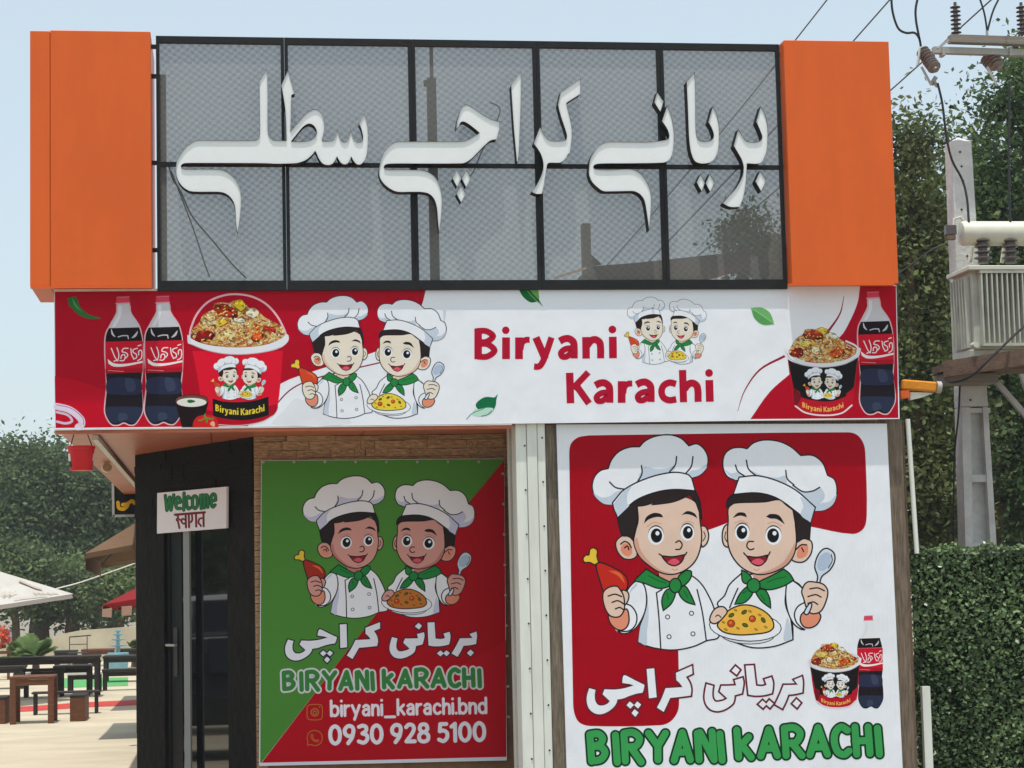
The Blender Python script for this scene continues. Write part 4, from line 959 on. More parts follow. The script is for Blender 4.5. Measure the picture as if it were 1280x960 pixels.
a.fill(L5('330,765c 316,782 250,780 200,808 184,836 205,866 255,900 290,886 318,836 322,800'), (20, 116, 72)); a.fill(L5('180,862 206,862 250,852 302,856 286,888 226,910 160,896'), (196, 232, 214)); a.stroke(L5('330,765 250,850 160,890 124,928'), .8, (40, 120, 80)); a.stroke(L5('222,908 262,898 292,872'), 1.0, (30, 130, 84))
a.build('printed_leaf', banner, MP)
a = art(pb, 0.001); L9 = lambda t: parse(t, 900, 340, 4)
a.fill(L9('154,180c 170,178 212,179 250,205 272,262c 214,264 172,232'), (118, 188, 112)); a.fill(L9('160,184c 200,212 270,260c 214,262 174,232'), (92, 166, 92)); a.stroke(L9('160,184 214,218 270,260'), .7, (170, 216, 160)); a.build('printed_leaf', banner, MP)
# pale hem along the top left edge and loose bottom hem
MB().box(*pxbox(67.5, 360.6, 569, 363.0, -0.012, 0.03)).build('top_hem', M['white_paint'], banner)
MB().box(*pxbox(69, 533.4, 640, 534.4, -0.004, 0.02)).build('bottom_hem', M['white_paint'], banner)

# ------------------------------------------------------------------ poster under the canopy, left
pl_ = plane_y(1.05)
post1 = sheet('wall_poster', [(326.5, 575.5), (630.6, 573), (633.6, 950.5), (323.8, 957.5)], pl_, 0.012, (236, 236, 244), M['print'], 'green and red poster with two chefs, shaded, under the canopy', 'poster')
a = art(pl_, 0.0003)
a.fill(parse('327,576c 630.4,573.5c 628,578 470,768 327,953c 325.2,953.6c'), (84, 146, 58)); a.fill(parse('630.4,573.8c 633,946c 327,953.5c 470,768 628,578'), (186, 0, 22))
a.fill(parse('633,946c 327,953.5c 400,860c 520,850 600,820 632.5,800c'), (194, 8, 30))
a.build('printed_background', post1, MP)
a = art(pl_, 0.0008); a.xf = affine(CH_SRC, [(365.8, 696.8), (582.2, 690.7), (445.5, 772.3), (448.1, 594.5)]); chefs(a, (206, 122, 50), 1.9, (252, 250, 255), (216, 216, 242), skin=(226, 162, 150), skin2=(206, 128, 120), drum=(176, 50, 34)); a.build('printed_chefs', post1, MP)
a = art(pl_, 0.0008); persian(a, lambda p: p[:2], (250, 248, 255), (44, 24, 60), 3.0)
fc = affine([(733.3, 915.8), (1103, 946), (735.6, 955.6)], [(352.2, 839.6), (602.2, 859.6), (352.6, 863.8)])
CL = map_glyphs(CAPS, lambda p: fc(p)); letters_round(a, CL, 5.6, (64, 138, 68), (226, 226, 224), 2.2)
small_text(a, 'biryani_karachi.bnd', (414.2, 894.8), (607.5, 891.0), 12.4, 3.5, (254, 246, 255), 34)
small_text(a, '0930 928 5100', (413, 929.6), (605.5, 925.2), 14.4, 4.9, (250, 246, 255), 42)
GOLD = (196, 132, 60)
Z1 = lambda t: parse(t, 375, 865, 9.846)
a.stroke(Z1('118,158 250,156 272,180 272,310 250,338 118,340 92,316 90,184'), 0.9, GOLD, True); a.ell(*Z1('182,250')[0][:2], 5.2, 5.2, GOLD); a.ell(*Z1('182,250')[0][:2], 4.1, 4.1, (186, 30, 46)); a.ell(*Z1('182,255')[0][:2], 2.6, 2.9, GOLD); a.ell(*Z1('182,256')[0][:2], 1.7, 2.0, (186, 30, 46)); a.ell(*Z1('240,186')[0][:2], .8, .8, GOLD)
a.stroke(Z1('92,655c 96,610 88,560 110,500 180,472 250,500 274,560 252,630 190,660 130,648 92,655'), 0.9, GOLD); a.stroke(Z1('132,545 140,524 160,532 158,560 186,596 222,590 226,606 200,612 160,592 136,556'), 0.9, GOLD, True)
a.build('printed_lettering', post1, MP)
for x, y in [(329+k*38.5, 577.3) for k in range(8)] + [(628.6+k*.9, 592+k*38) for k in range(9)]:
    p = at(x, y, 1.048); MB().lathe([(0.012, 0), (0.009, 0.003)], p, (0, -1, 0), 8).build('eyelet', M['galv'], post1)

# ------------------------------------------------------------------ poster in the sun, right
pr_ = plane_y(0.068); MR = [M['print_rib'], M['rice']]
post2 = sheet('wall_poster', [(695.5, 530.5), (1108.5, 529.5), (1129.5, 985), (709.3, 990)], pr_, 0.012, WHT, M['print_rib'], 'big white and red poster with two chefs, sunlit, beside the white column', 'poster')
a = art(pr_, 0.0003); R2 = (172, 0, 26)
a.fill(parse('736,544.2c 1060,540.3 1072,544 1080,556 1082,575 1083.5,640 1080,660 1066,667.5 1012,658c 940,646 884,663c 852,680c 847.8,810c 848.8,880 846,892 838,902 826,906.5 738,907.5 724,903 717.5,890 716.2,870 711.6,575 713,556 722,547'), R2)
a.build('red_background', post2, MR)
a = art(pr_, 0.0008); chefs(a); a.build('printed_chefs', post2, MR)
a = art(pr_, 0.0008)
fp = affine([(356.5, 813.75), (595.6, 789.4), (368.75, 825.6), (475, 777.75), (431.9, 780), (408.75, 828.5), (587, 820)], [(733.75, 878.75), (1001.9, 844.4), (748.75, 891.9), (866.25, 831.9), (815, 836.5), (793.5, 895.5), (995, 885.5)])
persian(a, lambda p: fp(p), WHT, (110, 34, 50), 4.6)
letters_round(a, CAPS, 8.8, (62, 166, 88), (14, 56, 30), 2.3); a.build('printed_lettering', post2, MR)
a = art(pr_, 0.0008); a.xf = affine(BSRC, [(1080.4, 769.6), (1090.3, 769.4), (1072, 875), (1104.5, 873.5)]); bottle(a, False); a.build('printed_bottle', post2, MR)
a = art(pr_, 0.0012); a.xf = affine([(981.7, 438.9), (1073.5, 436.7), (1028.3, 519.8)], [(1010.4, 825.5), (1075, 823.7), (1044.7, 885.3)]); cup(a); a.build('printed_cup', post2, MR)
a = art(pr_, 0.0028); a.xf = affine(CH_SRC, [(1026, 859.5), (1060.4, 858.5), (1038, 871.5), (1037.5, 840.8)]); chefs(a, YR, 0.9, skin=(244, 238, 226), skin2=(236, 216, 196)); a.build('printed_chefs', post2, MR)

# ------------------------------------------------------------------ welcome sign over the door
pw = (PR + DN*0.05, DN)
wel = sheet('welcome_sign', [(196.5, 616.3), (283.2, 608.3), (282.8, 660.2), (196.2, 667)], pw, 0.02, (246, 238, 240), M['print'], 'small white welcome sign in green and red over the dark doorway', 'sign')
a = art(pw, 0.001); W_ = lambda t: parse(t, 190, 600, 12.8)
for ww, c in ((4.4, (22, 92, 50)), (2.2, (40, 128, 70))):
    top = a.lay; hi = top
    for gl in ('215,250 240,485|240,485 285,275|285,275 305,480|305,480 350,240', '385,375 455,355|455,355 445,295 415,275 388,310 382,390 400,450 455,455', '515,210 510,480', '610,290 580,265 555,310 560,410 585,460 618,445', '685,255 655,290 655,420 690,455 725,415 722,285 685,255', '790,455 780,245|785,300 815,240 835,260 838,445|838,290 865,240 890,255 895,435', '960,340 1020,320|1020,320 1010,240 980,225 950,265 950,380 975,430 1010,400'):
        a.lay = top
        for st in gl.split('|'): a.stroke(W_(st), ww, c)
        hi = max(hi, a.lay)
    a.lay = hi
for st, w in (('370,556 845,518', 3.0), ('395,560 420,590 395,640 420,655|415,650 440,770', 2.4), ('435,625 470,650', 2.2), ('540,545 545,760', 2.6), ('535,640 490,620 475,665 505,700 540,690', 2.2), ('590,545 595,755', 2.6), ('640,545 645,640 625,675', 2.4), ('705,535 710,745', 2.6), ('825,525 828,740', 2.6), ('820,610 765,620 745,680 775,720 785,740', 2.3)):
    for q in st.split('|'): a.stroke(W_(q), w, (128, 22, 40))
a.build('printed_lettering', wel, MP)

# ------------------------------------------------------------------ foliage
def leaf_cloud(centers, n_per, spread, size, seed, flat=0.0, face=None, aspect=0.55):
    """leaf-shaped quads scattered round clump centres"""
    r = np.random.default_rng(seed); k = len(centers)*n_per
    sp = np.repeat(r.uniform(0.45, 1.5, len(centers))*spread, n_per)[:, None]
    c = np.repeat(np.asarray(centers), n_per, 0) + r.normal(0, 1, (k, 3))*sp
    d = r.normal(0, 1, (k, 3)); d[:, 2] *= (1-flat); d /= np.linalg.norm(d, axis=1)[:, None]
    u = r.normal(0, 1, (k, 3))
    if face is not None: u = np.asarray(face)[None, :] + r.normal(0, 0.75, (k, 3))
    s = np.cross(d, u); s /= np.maximum(np.linalg.norm(s, axis=1), 1e-6)[:, None]
    L = size*r.uniform(0.6, 1.3, k)[:, None]; W = L*aspect
    v = np.stack([c-d*L*0.5, c+s*W*0.5, c+d*L*0.5, c-s*W*0.5], 1).reshape(-1, 3)
    return v
def quads_mesh(name, v, mt, parent):
    n = len(v)//4; me = bpy.data.meshes.new(name); me.vertices.add(len(v)); me.vertices.foreach_set('co', np.ascontiguousarray(v, dtype=np.float32).ravel())
    me.loops.add(4*n); me.loops.foreach_set('vertex_index', np.arange(4*n, dtype=np.int32)); me.polygons.add(n)
    me.polygons.foreach_set('loop_start', np.arange(0, 4*n, 4, dtype=np.int32)); me.polygons.foreach_set('loop_total', np.full(n, 4, np.int32)); me.update(); me.validate()
    return link(name, me, parent, [mt])
def tree(base, lobes, leaf, nclump, nleaf, mt, label, seed, group, trunk_r=0.16, spread=0.32):
    r = np.random.default_rng(seed); t = empty('tree', tuple(base), label, 'tree', group)
    base = np.array(base, float); cen = []
    w = np.array([l[3]*l[4]*l[5] for l in lobes])**0.67; w /= w.sum()
    for i, l in enumerate(lobes):
        n = max(6, int(nclump*w[i])); d = r.normal(0, 1, (n, 3)); d /= np.linalg.norm(d, axis=1)[:, None]
        rad = r.uniform(0.35, 1.0, n)[:, None]**0.6; cen.append(np.array(l[:3]) + d*rad*np.array(l[3:6])*r.uniform(0.78, 1.32, (n, 1)))
    cen = np.concatenate(cen); quads_mesh('crown', leaf_cloud(cen, nleaf, spread, leaf, seed+1, 0.25), mt, t)
    tb = MB(); top = base*0; cz = min(l[2]-l[5]*0.4 for l in lobes); fork = np.array([base[0]+r.uniform(-.2, .2), base[1], max(1.0, cz)])
    tb.tube([base, (base+fork)/2+np.array([r.uniform(-.1, .1), 0, 0]), fork], [trunk_r*1.25, trunk_r, trunk_r*0.85], 8)
    for l in lobes:
        e = np.array(l[:3]); mid = (fork+e)/2+r.normal(0, 0.12, 3); tb.tube([fork-np.array([0, 0, .1]), mid, e+np.array([0, 0, l[5]*0.5])], [trunk_r*0.6, trunk_r*0.38, 0.02], 6)
    tb.build('trunk', M['bark'], t, True)
    return t
def lobe(x, y, Y, rx, rz, ry=None):            # an ellipsoid whose outline is seen round photo position x, y
    p = at(x, y, Y); k = (Y+DIST)/FPX; return (p[0], p[1], p[2], rx*k, (ry or rx)*k, rz*k)
LT = 'trees beyond the terrace'
spec = [(-25, [(-30,640,75,60),(0,610,55,45),(-20,700,70,50)], 60, 'far_b', 'dark tree at the far left behind the white parasol'),
 (42, [(40,608,48,52),(22,640,45,50),(62,660,50,50),(40,700,60,40)], 58, 'far_a', 'tallest olive green tree behind the white parasol tip'),
 (92, [(88,632,46,44),(72,600,30,40),(105,680,46,50),(90,715,50,35)], 61, 'far_b', 'rounded dark green tree below the hanging red bucket'),
 (140, [(138,650,40,46),(120,622,30,36),(150,700,46,46),(160,620,40,40)], 58, 'far_a', 'green tree behind the brown parasol beside the black entrance'),
 (190, [(190,640,50,60),(185,700,50,50)], 62, 'far_b', 'dark tree mostly hidden behind the black entrance wall')]
for i, (bx0, lobes, Y, mt, lab) in enumerate(spec):
    b = at(bx0, 740, Y); tree((b[0], b[1], 0), [lobe(x, y, Y, rx, rz) for x, y, rx, rz in lobes], 0.19, 300, 90, M[mt], lab, 100+i, LT, 0.2, 0.36)
for i, (x, y, rx, rz, Y, mt, lab) in enumerate([(20, 722, 34, 34, 52, 'far_c', 'low light green bush tree above the white parasol'), (86, 742, 28, 26, 53, 'far_c', 'small pale green tree right of the white parasol tip'), (150, 735, 30, 30, 51, 'far_c', 'small light green tree between the brown and red parasols'), (58, 742, 30, 22, 54, 'far_b', 'short dark tree behind the edge of the white parasol'), (118, 748, 26, 22, 55, 'far_a', 'short olive tree left of the red parasol')]):
    b = at(x, 740, Y); tree((b[0], b[1], 0), [lobe(x, y, Y, rx, rz), lobe(x+rx*.5, y-rz*.5, Y, rx*.6, rz*.6)], 0.17, 120, 75, M[mt], lab, 200+i, LT, 0.12, 0.26)
for i, (x, y, s_, lab) in enumerate([(-21, 19, 1.0, 'nearest of the trees mirrored in the door glass'), (-27, 26, 1.15, 'middle one of the trees mirrored in the door glass'), (-35, 30, 1.2, 'farthest of the trees mirrored in the door glass')]):
    tree((x, y, 0), [(x, y, 4.2*s_, 2.8*s_, 2.8*s_, 2.2*s_), (x+1.5, y, 3.0*s_, 2*s_, 2*s_, 1.6*s_), (x-1.6, y+.5, 3.2*s_, 2*s_, 2*s_, 1.7*s_)], 0.3, 160, 40, M['far_b'], lab, 260+i, 'trees mirrored in the door glass', 0.2, 0.5)
RT = 'trees beside the power pole'
spec = [(1150, [(1138,185,34,48),(1122,265,34,70),(1165,335,44,75),(1135,430,45,80),(1165,520,50,80),(1150,620,60,80)], 8.5, 'leaf_c', 'leafy tree between the shop corner and the concrete pole', .075),
 (1250, [(1262,190,55,95),(1228,230,40,70),(1285,130,45,60),(1215,330,45,80),(1280,330,60,100),(1250,460,70,90),(1240,590,80,100),(1300,590,60,90)], 9.5, 'leaf_b', 'tall dense dark tree behind the transformer', .075),
 (1200, [(1222,215,42,40),(1165,235,30,45),(1200,320,60,80),(1190,420,80,100),(1210,560,90,110),(1140,560,60,100),(1128,350,50,90),(1150,660,80,60),(1250,660,90,60)], 14, 'leaf_a', 'olive tree filling the gap behind the concrete pole', .1),
 (1330, [(1310,100,50,60),(1330,250,80,120),(1320,450,90,140),(1310,620,80,100)], 12, 'leaf_a', 'tall tree at the right edge behind the wires', .1)]
for i, (bx0, lobes, Y, mt, lab, lf) in enumerate(spec):
    b = at(bx0, 740, Y); tree((b[0], b[1], 0), [lobe(x, y, Y, rx, rz) for x, y, rx, rz in lobes], lf*1.15, 230, 120, M[mt], lab, 300+i, RT, 0.16, 0.20)
b = at(945, 740, 17); tree((b[0], b[1], 0), [lobe(938,300,17,30,34), lobe(965,325,17,28,30), lobe(925,290,17,18,22), lobe(955,345,17,36,30)], 0.09, 120, 50, M['leaf_a'], 'small tree top seen through the mesh beside the right orange box', 340, RT, 0.12, 0.17)

# the wood far behind closes the horizon
r = np.random.default_rng(41); fw = []
for i in range(120):
    X = -75+i*1.3+r.uniform(-.5, .5); Yw = r.uniform(76, 84); h = 4.6+1.3*math.sin(i*.37)+r.uniform(-.6, .9)
    for _ in range(7): fw.append((X+r.normal(0, .9), Yw+r.normal(0, 1.0), r.uniform(2.3, h)))
o = quads_mesh('far_wood', leaf_cloud(np.array(fw), 34, 0.65, 0.42, 42, 0.25), M['far_b'], None); tag(o, 'hazy dark wood along the horizon behind the terrace trees', 'trees', kind='stuff')
# artificial hedge panel at the right
hp = empty('hedge_panel', tuple(at(1210, 1000, 0.4)), 'dense artificial green hedge panel beside the shop corner', 'hedge')
x0, x1 = at(1143, 740, 0.4)[0], at(1143, 740, 0.4)[0]+2.2; ztp = float(at(1210, 688, 0.4)[2])
MB().box((x0, 0.40, 0), (x1, 0.46, ztp-0.03)).build('backing', M['hedge_back'], hp)
r = np.random.default_rng(5); n = 21000
hc = np.stack([r.uniform(x0-0.03, x1, n), 0.40-0.09*r.uniform(0, 1, n)**0.6-0.02*np.sin(np.arange(n)*1.7), r.uniform(0, ztp+0.015, n)], 1)
hc[:, 0] += np.where(hc[:, 0] < x0+0.05, r.normal(0, 0.025, n), 0)
k = r.integers(0, n, 900); hc[k, 2] = ztp+np.abs(r.normal(0, .03, 900))*(0.3+0.7*np.sin(hc[k, 0]*9)**2); k = r.integers(0, n, 500); hc[k, 0] = x0-np.abs(r.normal(0, .035, 500))
lf = quads_mesh('leaves', leaf_cloud(hc, 1, 0.004, 0.043, 6, 0.2, (0.0, -1.0, 0.75), 0.6), M['hedge'], hp); tag(lf, kind='stuff')
q0 = at(1158, 858, 0.22); q1 = at(1166, 962, 0.22)
o = MB().box((q0[0]-0.035, 0.22, 0), (q0[0]+0.03, 0.27, q0[2])).build('white_stake', M['white_paint'], None); tag(o, 'short white post standing in front of the hedge panel edge', 'post')
o = MB().box(*pxbox(1146, 683, 1152, 692, 0.36, 0.41)).build('white_cap', M['white_paint'], None); 
o.parent = hp; o.matrix_parent_inverse = parent_world(hp).inverted()

# ------------------------------------------------------------------ concrete power pole
YP = 3.55
pole = empty('power_pole', (at(1222, 900, YP)[0], YP, 0), 'grey tapered concrete power pole with recessed panels carrying the transformer', 'pole')
def taper(x0, x1, y0, xa, xb, y1, Y, d, mt, name, par):
    q = [at(x0, y0, Y), at(x1, y0, Y), at(xb, y1, Y), at(xa, y1, Y)]
    zt_ = (q[0][2]+q[1][2])/2; zb_ = (q[2][2]+q[3][2])/2
    v = [(q[0][0], Y, zt_), (q[1][0], Y, zt_), (q[2][0], Y, zb_), (q[3][0], Y, zb_)]
    return mesh(name, v+[(p[0], Y+d, p[2]) for p in v], [(0,3,2,1),(4,5,6,7),(0,4,7,3),(1,2,6,5),(0,1,5,4),(3,7,6,2)], [mt], par)
taper(1189.5, 1214, 176, 1202, 1235, 508, YP, 0.2, M['concrete'], 'shaft', pole)
taper(1202, 1213.5, 509, 1207, 1216, 686, YP, 0.2, M['concrete'], 'flange', pole); 
taper(1207, 1216, 686.5, 1216, 1228, 1040, YP, 0.2, M['concrete'], 'flange', pole)
taper(1228.5, 1235.2, 509, 1238.5, 1246, 686, YP, 0.2, M['concrete'], 'flange', pole)
taper(1238, 1246, 686.5, 1250, 1262, 1040, YP, 0.2, M['concrete'], 'flange', pole)
taper(1213.2, 1229, 511, 1215.8, 1239, 686, YP+0.1, 0.06, M['concrete'], 'web', pole)
taper(1215, 1240, 686.5, 1227, 1252, 1040, YP+0.1, 0.06, M['concrete'], 'web', pole)
for y, h in ((513, 6), (598, 9), (683, 8)): MB().box(*pxbox(1213, y-h/2, 1238, y+h/2, YP+0.012, YP+0.2)).build('cross_web', M['concrete'], pole)
a0, b0 = at(1189.5, 176, YP), at(1214, 176, YP); zt_ = (a0[2]+b0[2])/2
mesh('cap', [(a0[0], YP, zt_), (b0[0], YP, zt_), (b0[0], YP+.2, zt_), (a0[0], YP+.2, zt_), ((a0[0]+b0[0])/2, YP+.1, zt_+0.055)], [(0,1,4),(1,2,4),(2,3,4),(3,0,4)], [M['concrete']], pole)
for x, y in ((1200,190),(1202,208),(1204,226),(1202,262),(1209,320),(1213,500)):
    p = at(x, y, YP-0.001); MB().lathe([(0.011, 0), (0.011, 0.004)], p, (0, -1, 0), 8).build('bolt_hole', M['cable'], pole)
# ------------------------------------------------------------------ transformer
YT = 2.85
tr = empty('transformer', (at(1250, 460, YT)[0], YT, float(at(1250, 452, YT)[2])), 'pale grey green oil transformer with cooling fins and cream tank on the pole', 'transformer')
ta, tb_ = pxbox(1216, 338, 1340, 436, YT, YT+0.5)
MB().box(ta, tb_).build('tank', M['transformer'], tr, bevel=0.008)
ta2, tb2 = pxbox(1213, 436.5, 1340, 451, YT+0.02, YT+0.45); MB().box(ta2, tb2).build('tank_base', M['transformer'], tr, bevel=0.008)
la, lb_ = pxbox(1211, 331.5, 1345, 337, YT-0.10, YT+0.52); MB().box(la, lb_).build('lid', M['cream_tank'], tr, bevel=0.006)
wf = (tb_[0]-ta[0])
for k in range(17):
    x = ta[0]+0.06+k*0.05; MB().box((x, YT-0.09, ta[2]+0.05), (x+0.014, YT-0.002, tb_[2]-0.04)).build('cooling_fin', M['transformer'], tr)
for k in range(6):
    y = YT+0.06+k*0.075; MB().box((ta[0]-0.05, y, ta[2]+0.02), (ta[0]-0.002, y+0.016, tb_[2]-0.05)).build('cooling_fin', M['transformer'], tr)
MB().box((ta[0]+0.05, YT-0.095, ta[2]+0.02), (tb_[0], YT-0.003, ta[2]+0.045)).build('fin_rail', M['transformer'], tr)
MB().box((ta[0]+0.05, YT-0.095, tb_[2]-0.036), (tb_[0], YT-0.003, tb_[2]-0.012)).build('fin_rail', M['transformer'], tr)
p = at(1216, 432, YT); MB().tube([(p[0], YT-0.002, p[2]), (p[0], YT-0.09, p[2])], 0.028, 10).build('drain_valve', M['cream_tank'], tr, True)
c0 = at(1201, 292, YT+0.12); kk = (YT+.12+DIST)/FPX
MB().lathe([(0.03, -0.012), (0.105, 0.0), (0.118, 0.02), (0.118, 1.2), (0.1, 1.22)], (c0[0], YT+0.12, c0[2]), (1, 0, 0), 24).build('oil_tank', M['cream_tank'], tr, True)
MB().tube([(c0[0]+0.05, YT+0.12, c0[2]+0.11), (c0[0]+0.0, YT+.12, c0[2]+0.16), (c0[0]-0.06, YT+.12, c0[2]+0.14), (c0[0]-0.07, YT+.12, c0[2]+0.05)], 0.012, 8).build('breather_pipe', M['cream_tank'], tr, True)
MB().box(*pxbox(1183, 281, 1196, 293, YT+.05, YT+.12)).build('breather', M['porcelain'], tr, bevel=.004); MB().box(*pxbox(1184, 294, 1195, 299, YT+.05, YT+.12)).build('breather', M['rust_beam'], tr)
for xk in (1229, 1263.5, 1298):
    p = at(xk, 329, YT+0.06); z_ = p[2]
    prof = [(0.055, 0)]
    for i in range(4): prof += [(0.045, 0.03+i*0.055), (0.085-0.004*i, 0.045+i*0.055), (0.083-0.004*i, 0.055+i*0.055), (0.045, 0.062+i*0.055)]
    prof += [(0.03, 0.26), (0.018, 0.27), (0.018, 0.33)]
    MB().lathe(prof, (p[0], YT+0.06, z_), n=16).build('bushing', M['porcelain'], tr, True)
for k in range(3):
    p = at(1212+k*20, 322, YT+.3); MB().tube([(p[0], p[1], p[2]-.05), (p[0]+.03, p[1], p[2]+.1)], 0.02, 8).build('lid_pipe', M['cream_tank'], tr, True)
# platform beams that carry it
plat = empty('transformer_platform', tuple(at(1230, 475, YT)), 'rusty brown and grey beams under the transformer', 'platform')
q = [at(1182, 452, YT+.0), at(1345, 425, YT-.4), at(1345, 443, YT-.4), at(1182, 470, YT+.0)]
MB().bar((at(1180,462,3.0)), at(1350,436,2.3), 0.09, 0.15).build('beam', M['rust_beam'], plat)
MB().box(*pxbox(1186, 452.5, 1345, 461, YT+0.12, YT+0.6)).build('beam', M['rust_beam'], plat)
MB().box(*pxbox(1181, 467, 1248, 478.5, YP-0.35, YP-0.02)).build('beam', M['grey_beam'], plat)
MB().bar(at(1246, 478, YP-.2), at(1300, 540, YP-.2), 0.05).build('brace', M['galv'], plat)
MB().bar(at(1275, 462, YP+.2), at(1310, 560, YP+.2), 0.05).build('brace', M['galv'], plat)
# ------------------------------------------------------------------ crossarms, insulators and wires above
YX = 3.3
ca_ = empty('wooden_crossarm', tuple(at(1280, 50, YX)), 'grey upper crossarm with upright ribbed insulators', 'crossarm')
MB().bar(at(1186.5, 49, YX), at(1400, 56, YX), 0.10, 0.075).build('beam', M['grey_beam'], ca_)
def insul(p, d, n, rr, pitch, name, mt, par, core=0.4):
    prof = [(rr*core, 0)]
    for i in range(n): prof += [(rr*core, pitch*(i+.35)), (rr, pitch*(i+.55)), (rr*.96, pitch*(i+.68)), (rr*core, pitch*(i+.85))]
    prof += [(rr*core*.7, pitch*n), (rr*core*.7, pitch*(n+.8))]
    return MB().lathe(prof, p, d, 16).build(name, M[mt], par, True)
for xk in (1195.5, 1278):
    p = at(xk, 44, YX); insul((p[0], YX, p[2]), (0, 0, 1), 7, 0.052, 0.042, 'insulator', 'porcelain', ca_, 0.42)
p = at(1234, 46, YX); MB().tube([(p[0], YX, p[2]), (p[0], YX, p[2]+.06)], 0.014, 8).build('wire_clamp', M['galv'], ca_)
cb_ = empty('steel_crossarm', tuple(at(1280, 64, YX)), 'lower pale steel crossarm with hanging bell insulators', 'crossarm')
MB().bar(at(1166, 63, YX+.05), at(1400, 70, YX+.05), 0.07, 0.062).build('beam', M['galv'], cb_)
for xk in (1178, 1262):
    MB().box(*pxbox(xk, 58.5, xk+4, 69, YX-.0, YX+.1)).build('bracket', M['galv'], cb_)
def at_dir(a_, b_):
    d = np.array(b_)-np.array(a_); return tuple(d/np.linalg.norm(d))
for (xa, ya, Ya, xb, yb, Yb) in ((1152,63,3.2,1163,76,3.1), (1160,74,3.15,1172,90,3.0), (1240,68,3.4,1252,92,3.3), (1232,72,3.5,1242,84,3.4)):
    p_, q_ = at(xa, ya, Ya), at(xb, yb, Yb); insul(tuple(p_), at_dir(p_, q_), 4, 0.068, 0.040, 'insulator', 'grey_porcelain', cb_, 0.6)
for (xa, ya, xb, yb, w) in ((1150,60,1147,82,.02), (1152,84,1164,106,.022), (1164,106,1170,96,.03), (1166,101,1172,108,.03), (1234,84,1246,106,.02), (1186,50,1172,61,.016)):
    MB().bar(at(xa, ya, YX-.15), at(xb, yb, YX-.2), w).build('fitting', M['galv'], cb_)
def cable(name, pts, r, label, mt='cable', cat='cable', group=None):
    P = [at(*p) for p in pts]
    Q = []
    for i in range(len(P)-1):
        p0 = P[max(i-1, 0)]; p1 = P[i]; p2 = P[i+1]; p3 = P[min(i+2, len(P)-1)]
        for s in range(5):
            t = s/5; Q.append(0.5*((2*p1)+(-p0+p2)*t+(2*p0-5*p1+4*p2-p3)*t*t+(-p0+3*p1-3*p2+p3)*t**3))
    Q.append(P[-1]); o = MB().tube(Q, r, 6).build(name, M[mt], None, True); tag(o, label, cat, group); return o
cable('power_cable', [(1172,104,3.0),(1178,130,3.0),(1183,170,3.0),(1190,200,3.0),(1203,225,3.0),(1209,250,2.95),(1212,285,2.9),(1219,296,2.9),(1227,293,2.9),(1229,288,2.9)], 0.012, 'black cable dropping from the bell insulators to the first bushing')
cable('power_cable', [(1262,105,3.1),(1261,180,3.05),(1262,250,2.95),(1263.5,288,2.9)], 0.011, 'black cable dropping straight to the second bushing')
cable('power_cable', [(1114.5,-20,3.2),(1115,10,3.2),(1122,34,3.2),(1132,41,3.2),(1143,41,3.2),(1149,48,3.2),(1151,58,3.2)], 0.012, 'thick black jumper loop left of the bell insulators')
cable('power_cable', [(1152,-20,3.2),(1145,8,3.2),(1145,25,3.2),(1148,42,3.2),(1150,52,3.2)], 0.012, 'black jumper wire hanging right of the loop')
cable('power_cable', [(1220,-15,3.3),(1230,15,3.3),(1234,40,3.3)], 0.01, 'thin black wire meeting the crossarm from the left')
cable('power_cable', [(1256,-15,3.3),(1242,12,3.3),(1234,40,3.3)], 0.01, 'thin black wire meeting the crossarm from the right')
def wire(pa, pb, label):
    p, q = at(*pa), at(*pb); n = 24; pts = []
    for i in range(n+1):
        u = i/n; pts.append(p+(q-p)*u-np.array([0, 0, 0.15*4*u*(1-u)]))
    o = MB().tube(pts, 0.008, 6).build('overhead_wire', M['wire'], None); tag(o, label, 'wire', 'overhead wires')
wire((1120,-112,3.4), (700,394,20), 'uppermost overhead wire passing behind the mesh sign')
wire((1160,-55,3.4), (690,442,20), 'middle overhead wire passing behind the mesh sign')
wire((1265,-24,3.0), (690,460,22), 'lowest overhead wire, running past the bell insulators')
cable('guy_cable', [(1345,355,2.6),(1280,408,2.6),(1240,446,2.6),(1214,470,2.7),(1190,478,2.9),(1181,474,3.2)], 0.012, 'sagging dark cable across the transformer platform')
cable('pole_cable', [(1200,478,3.5),(1198,520,3.5),(1193,575,3.5),(1192,690,3.5),(1193,760,3.5)], 0.010, 'black cable clipped along the left edge of the concrete pole')
cable('loose_wire', [(1183,305,3.4),(1165,312,4.5),(1140,330,6),(1118,346,8)], 0.009, 'thin wire running from the transformer back into the trees')
cable('loose_cable', [(211,207,.02),(216,224,.02),(226,240,.02),(240,270,.02),(265,300,.02),(290,330,.02),(308,348,.02)], 0.006, 'long loose cable hanging in the lower left mesh panel')
cable('loose_cable', [(214,214,.03),(228,250,.03),(243,290,.03),(256,330,.03),(262,346,.03)], 0.005, 'shorter loose cable hanging in the lower left mesh panel')
cable('loose_cable', [(612,128,.02),(625,140,.02),(602,190,.02),(592,214,.02),(585,222,.02)], 0.005, 'thin cable behind the middle Persian letters')

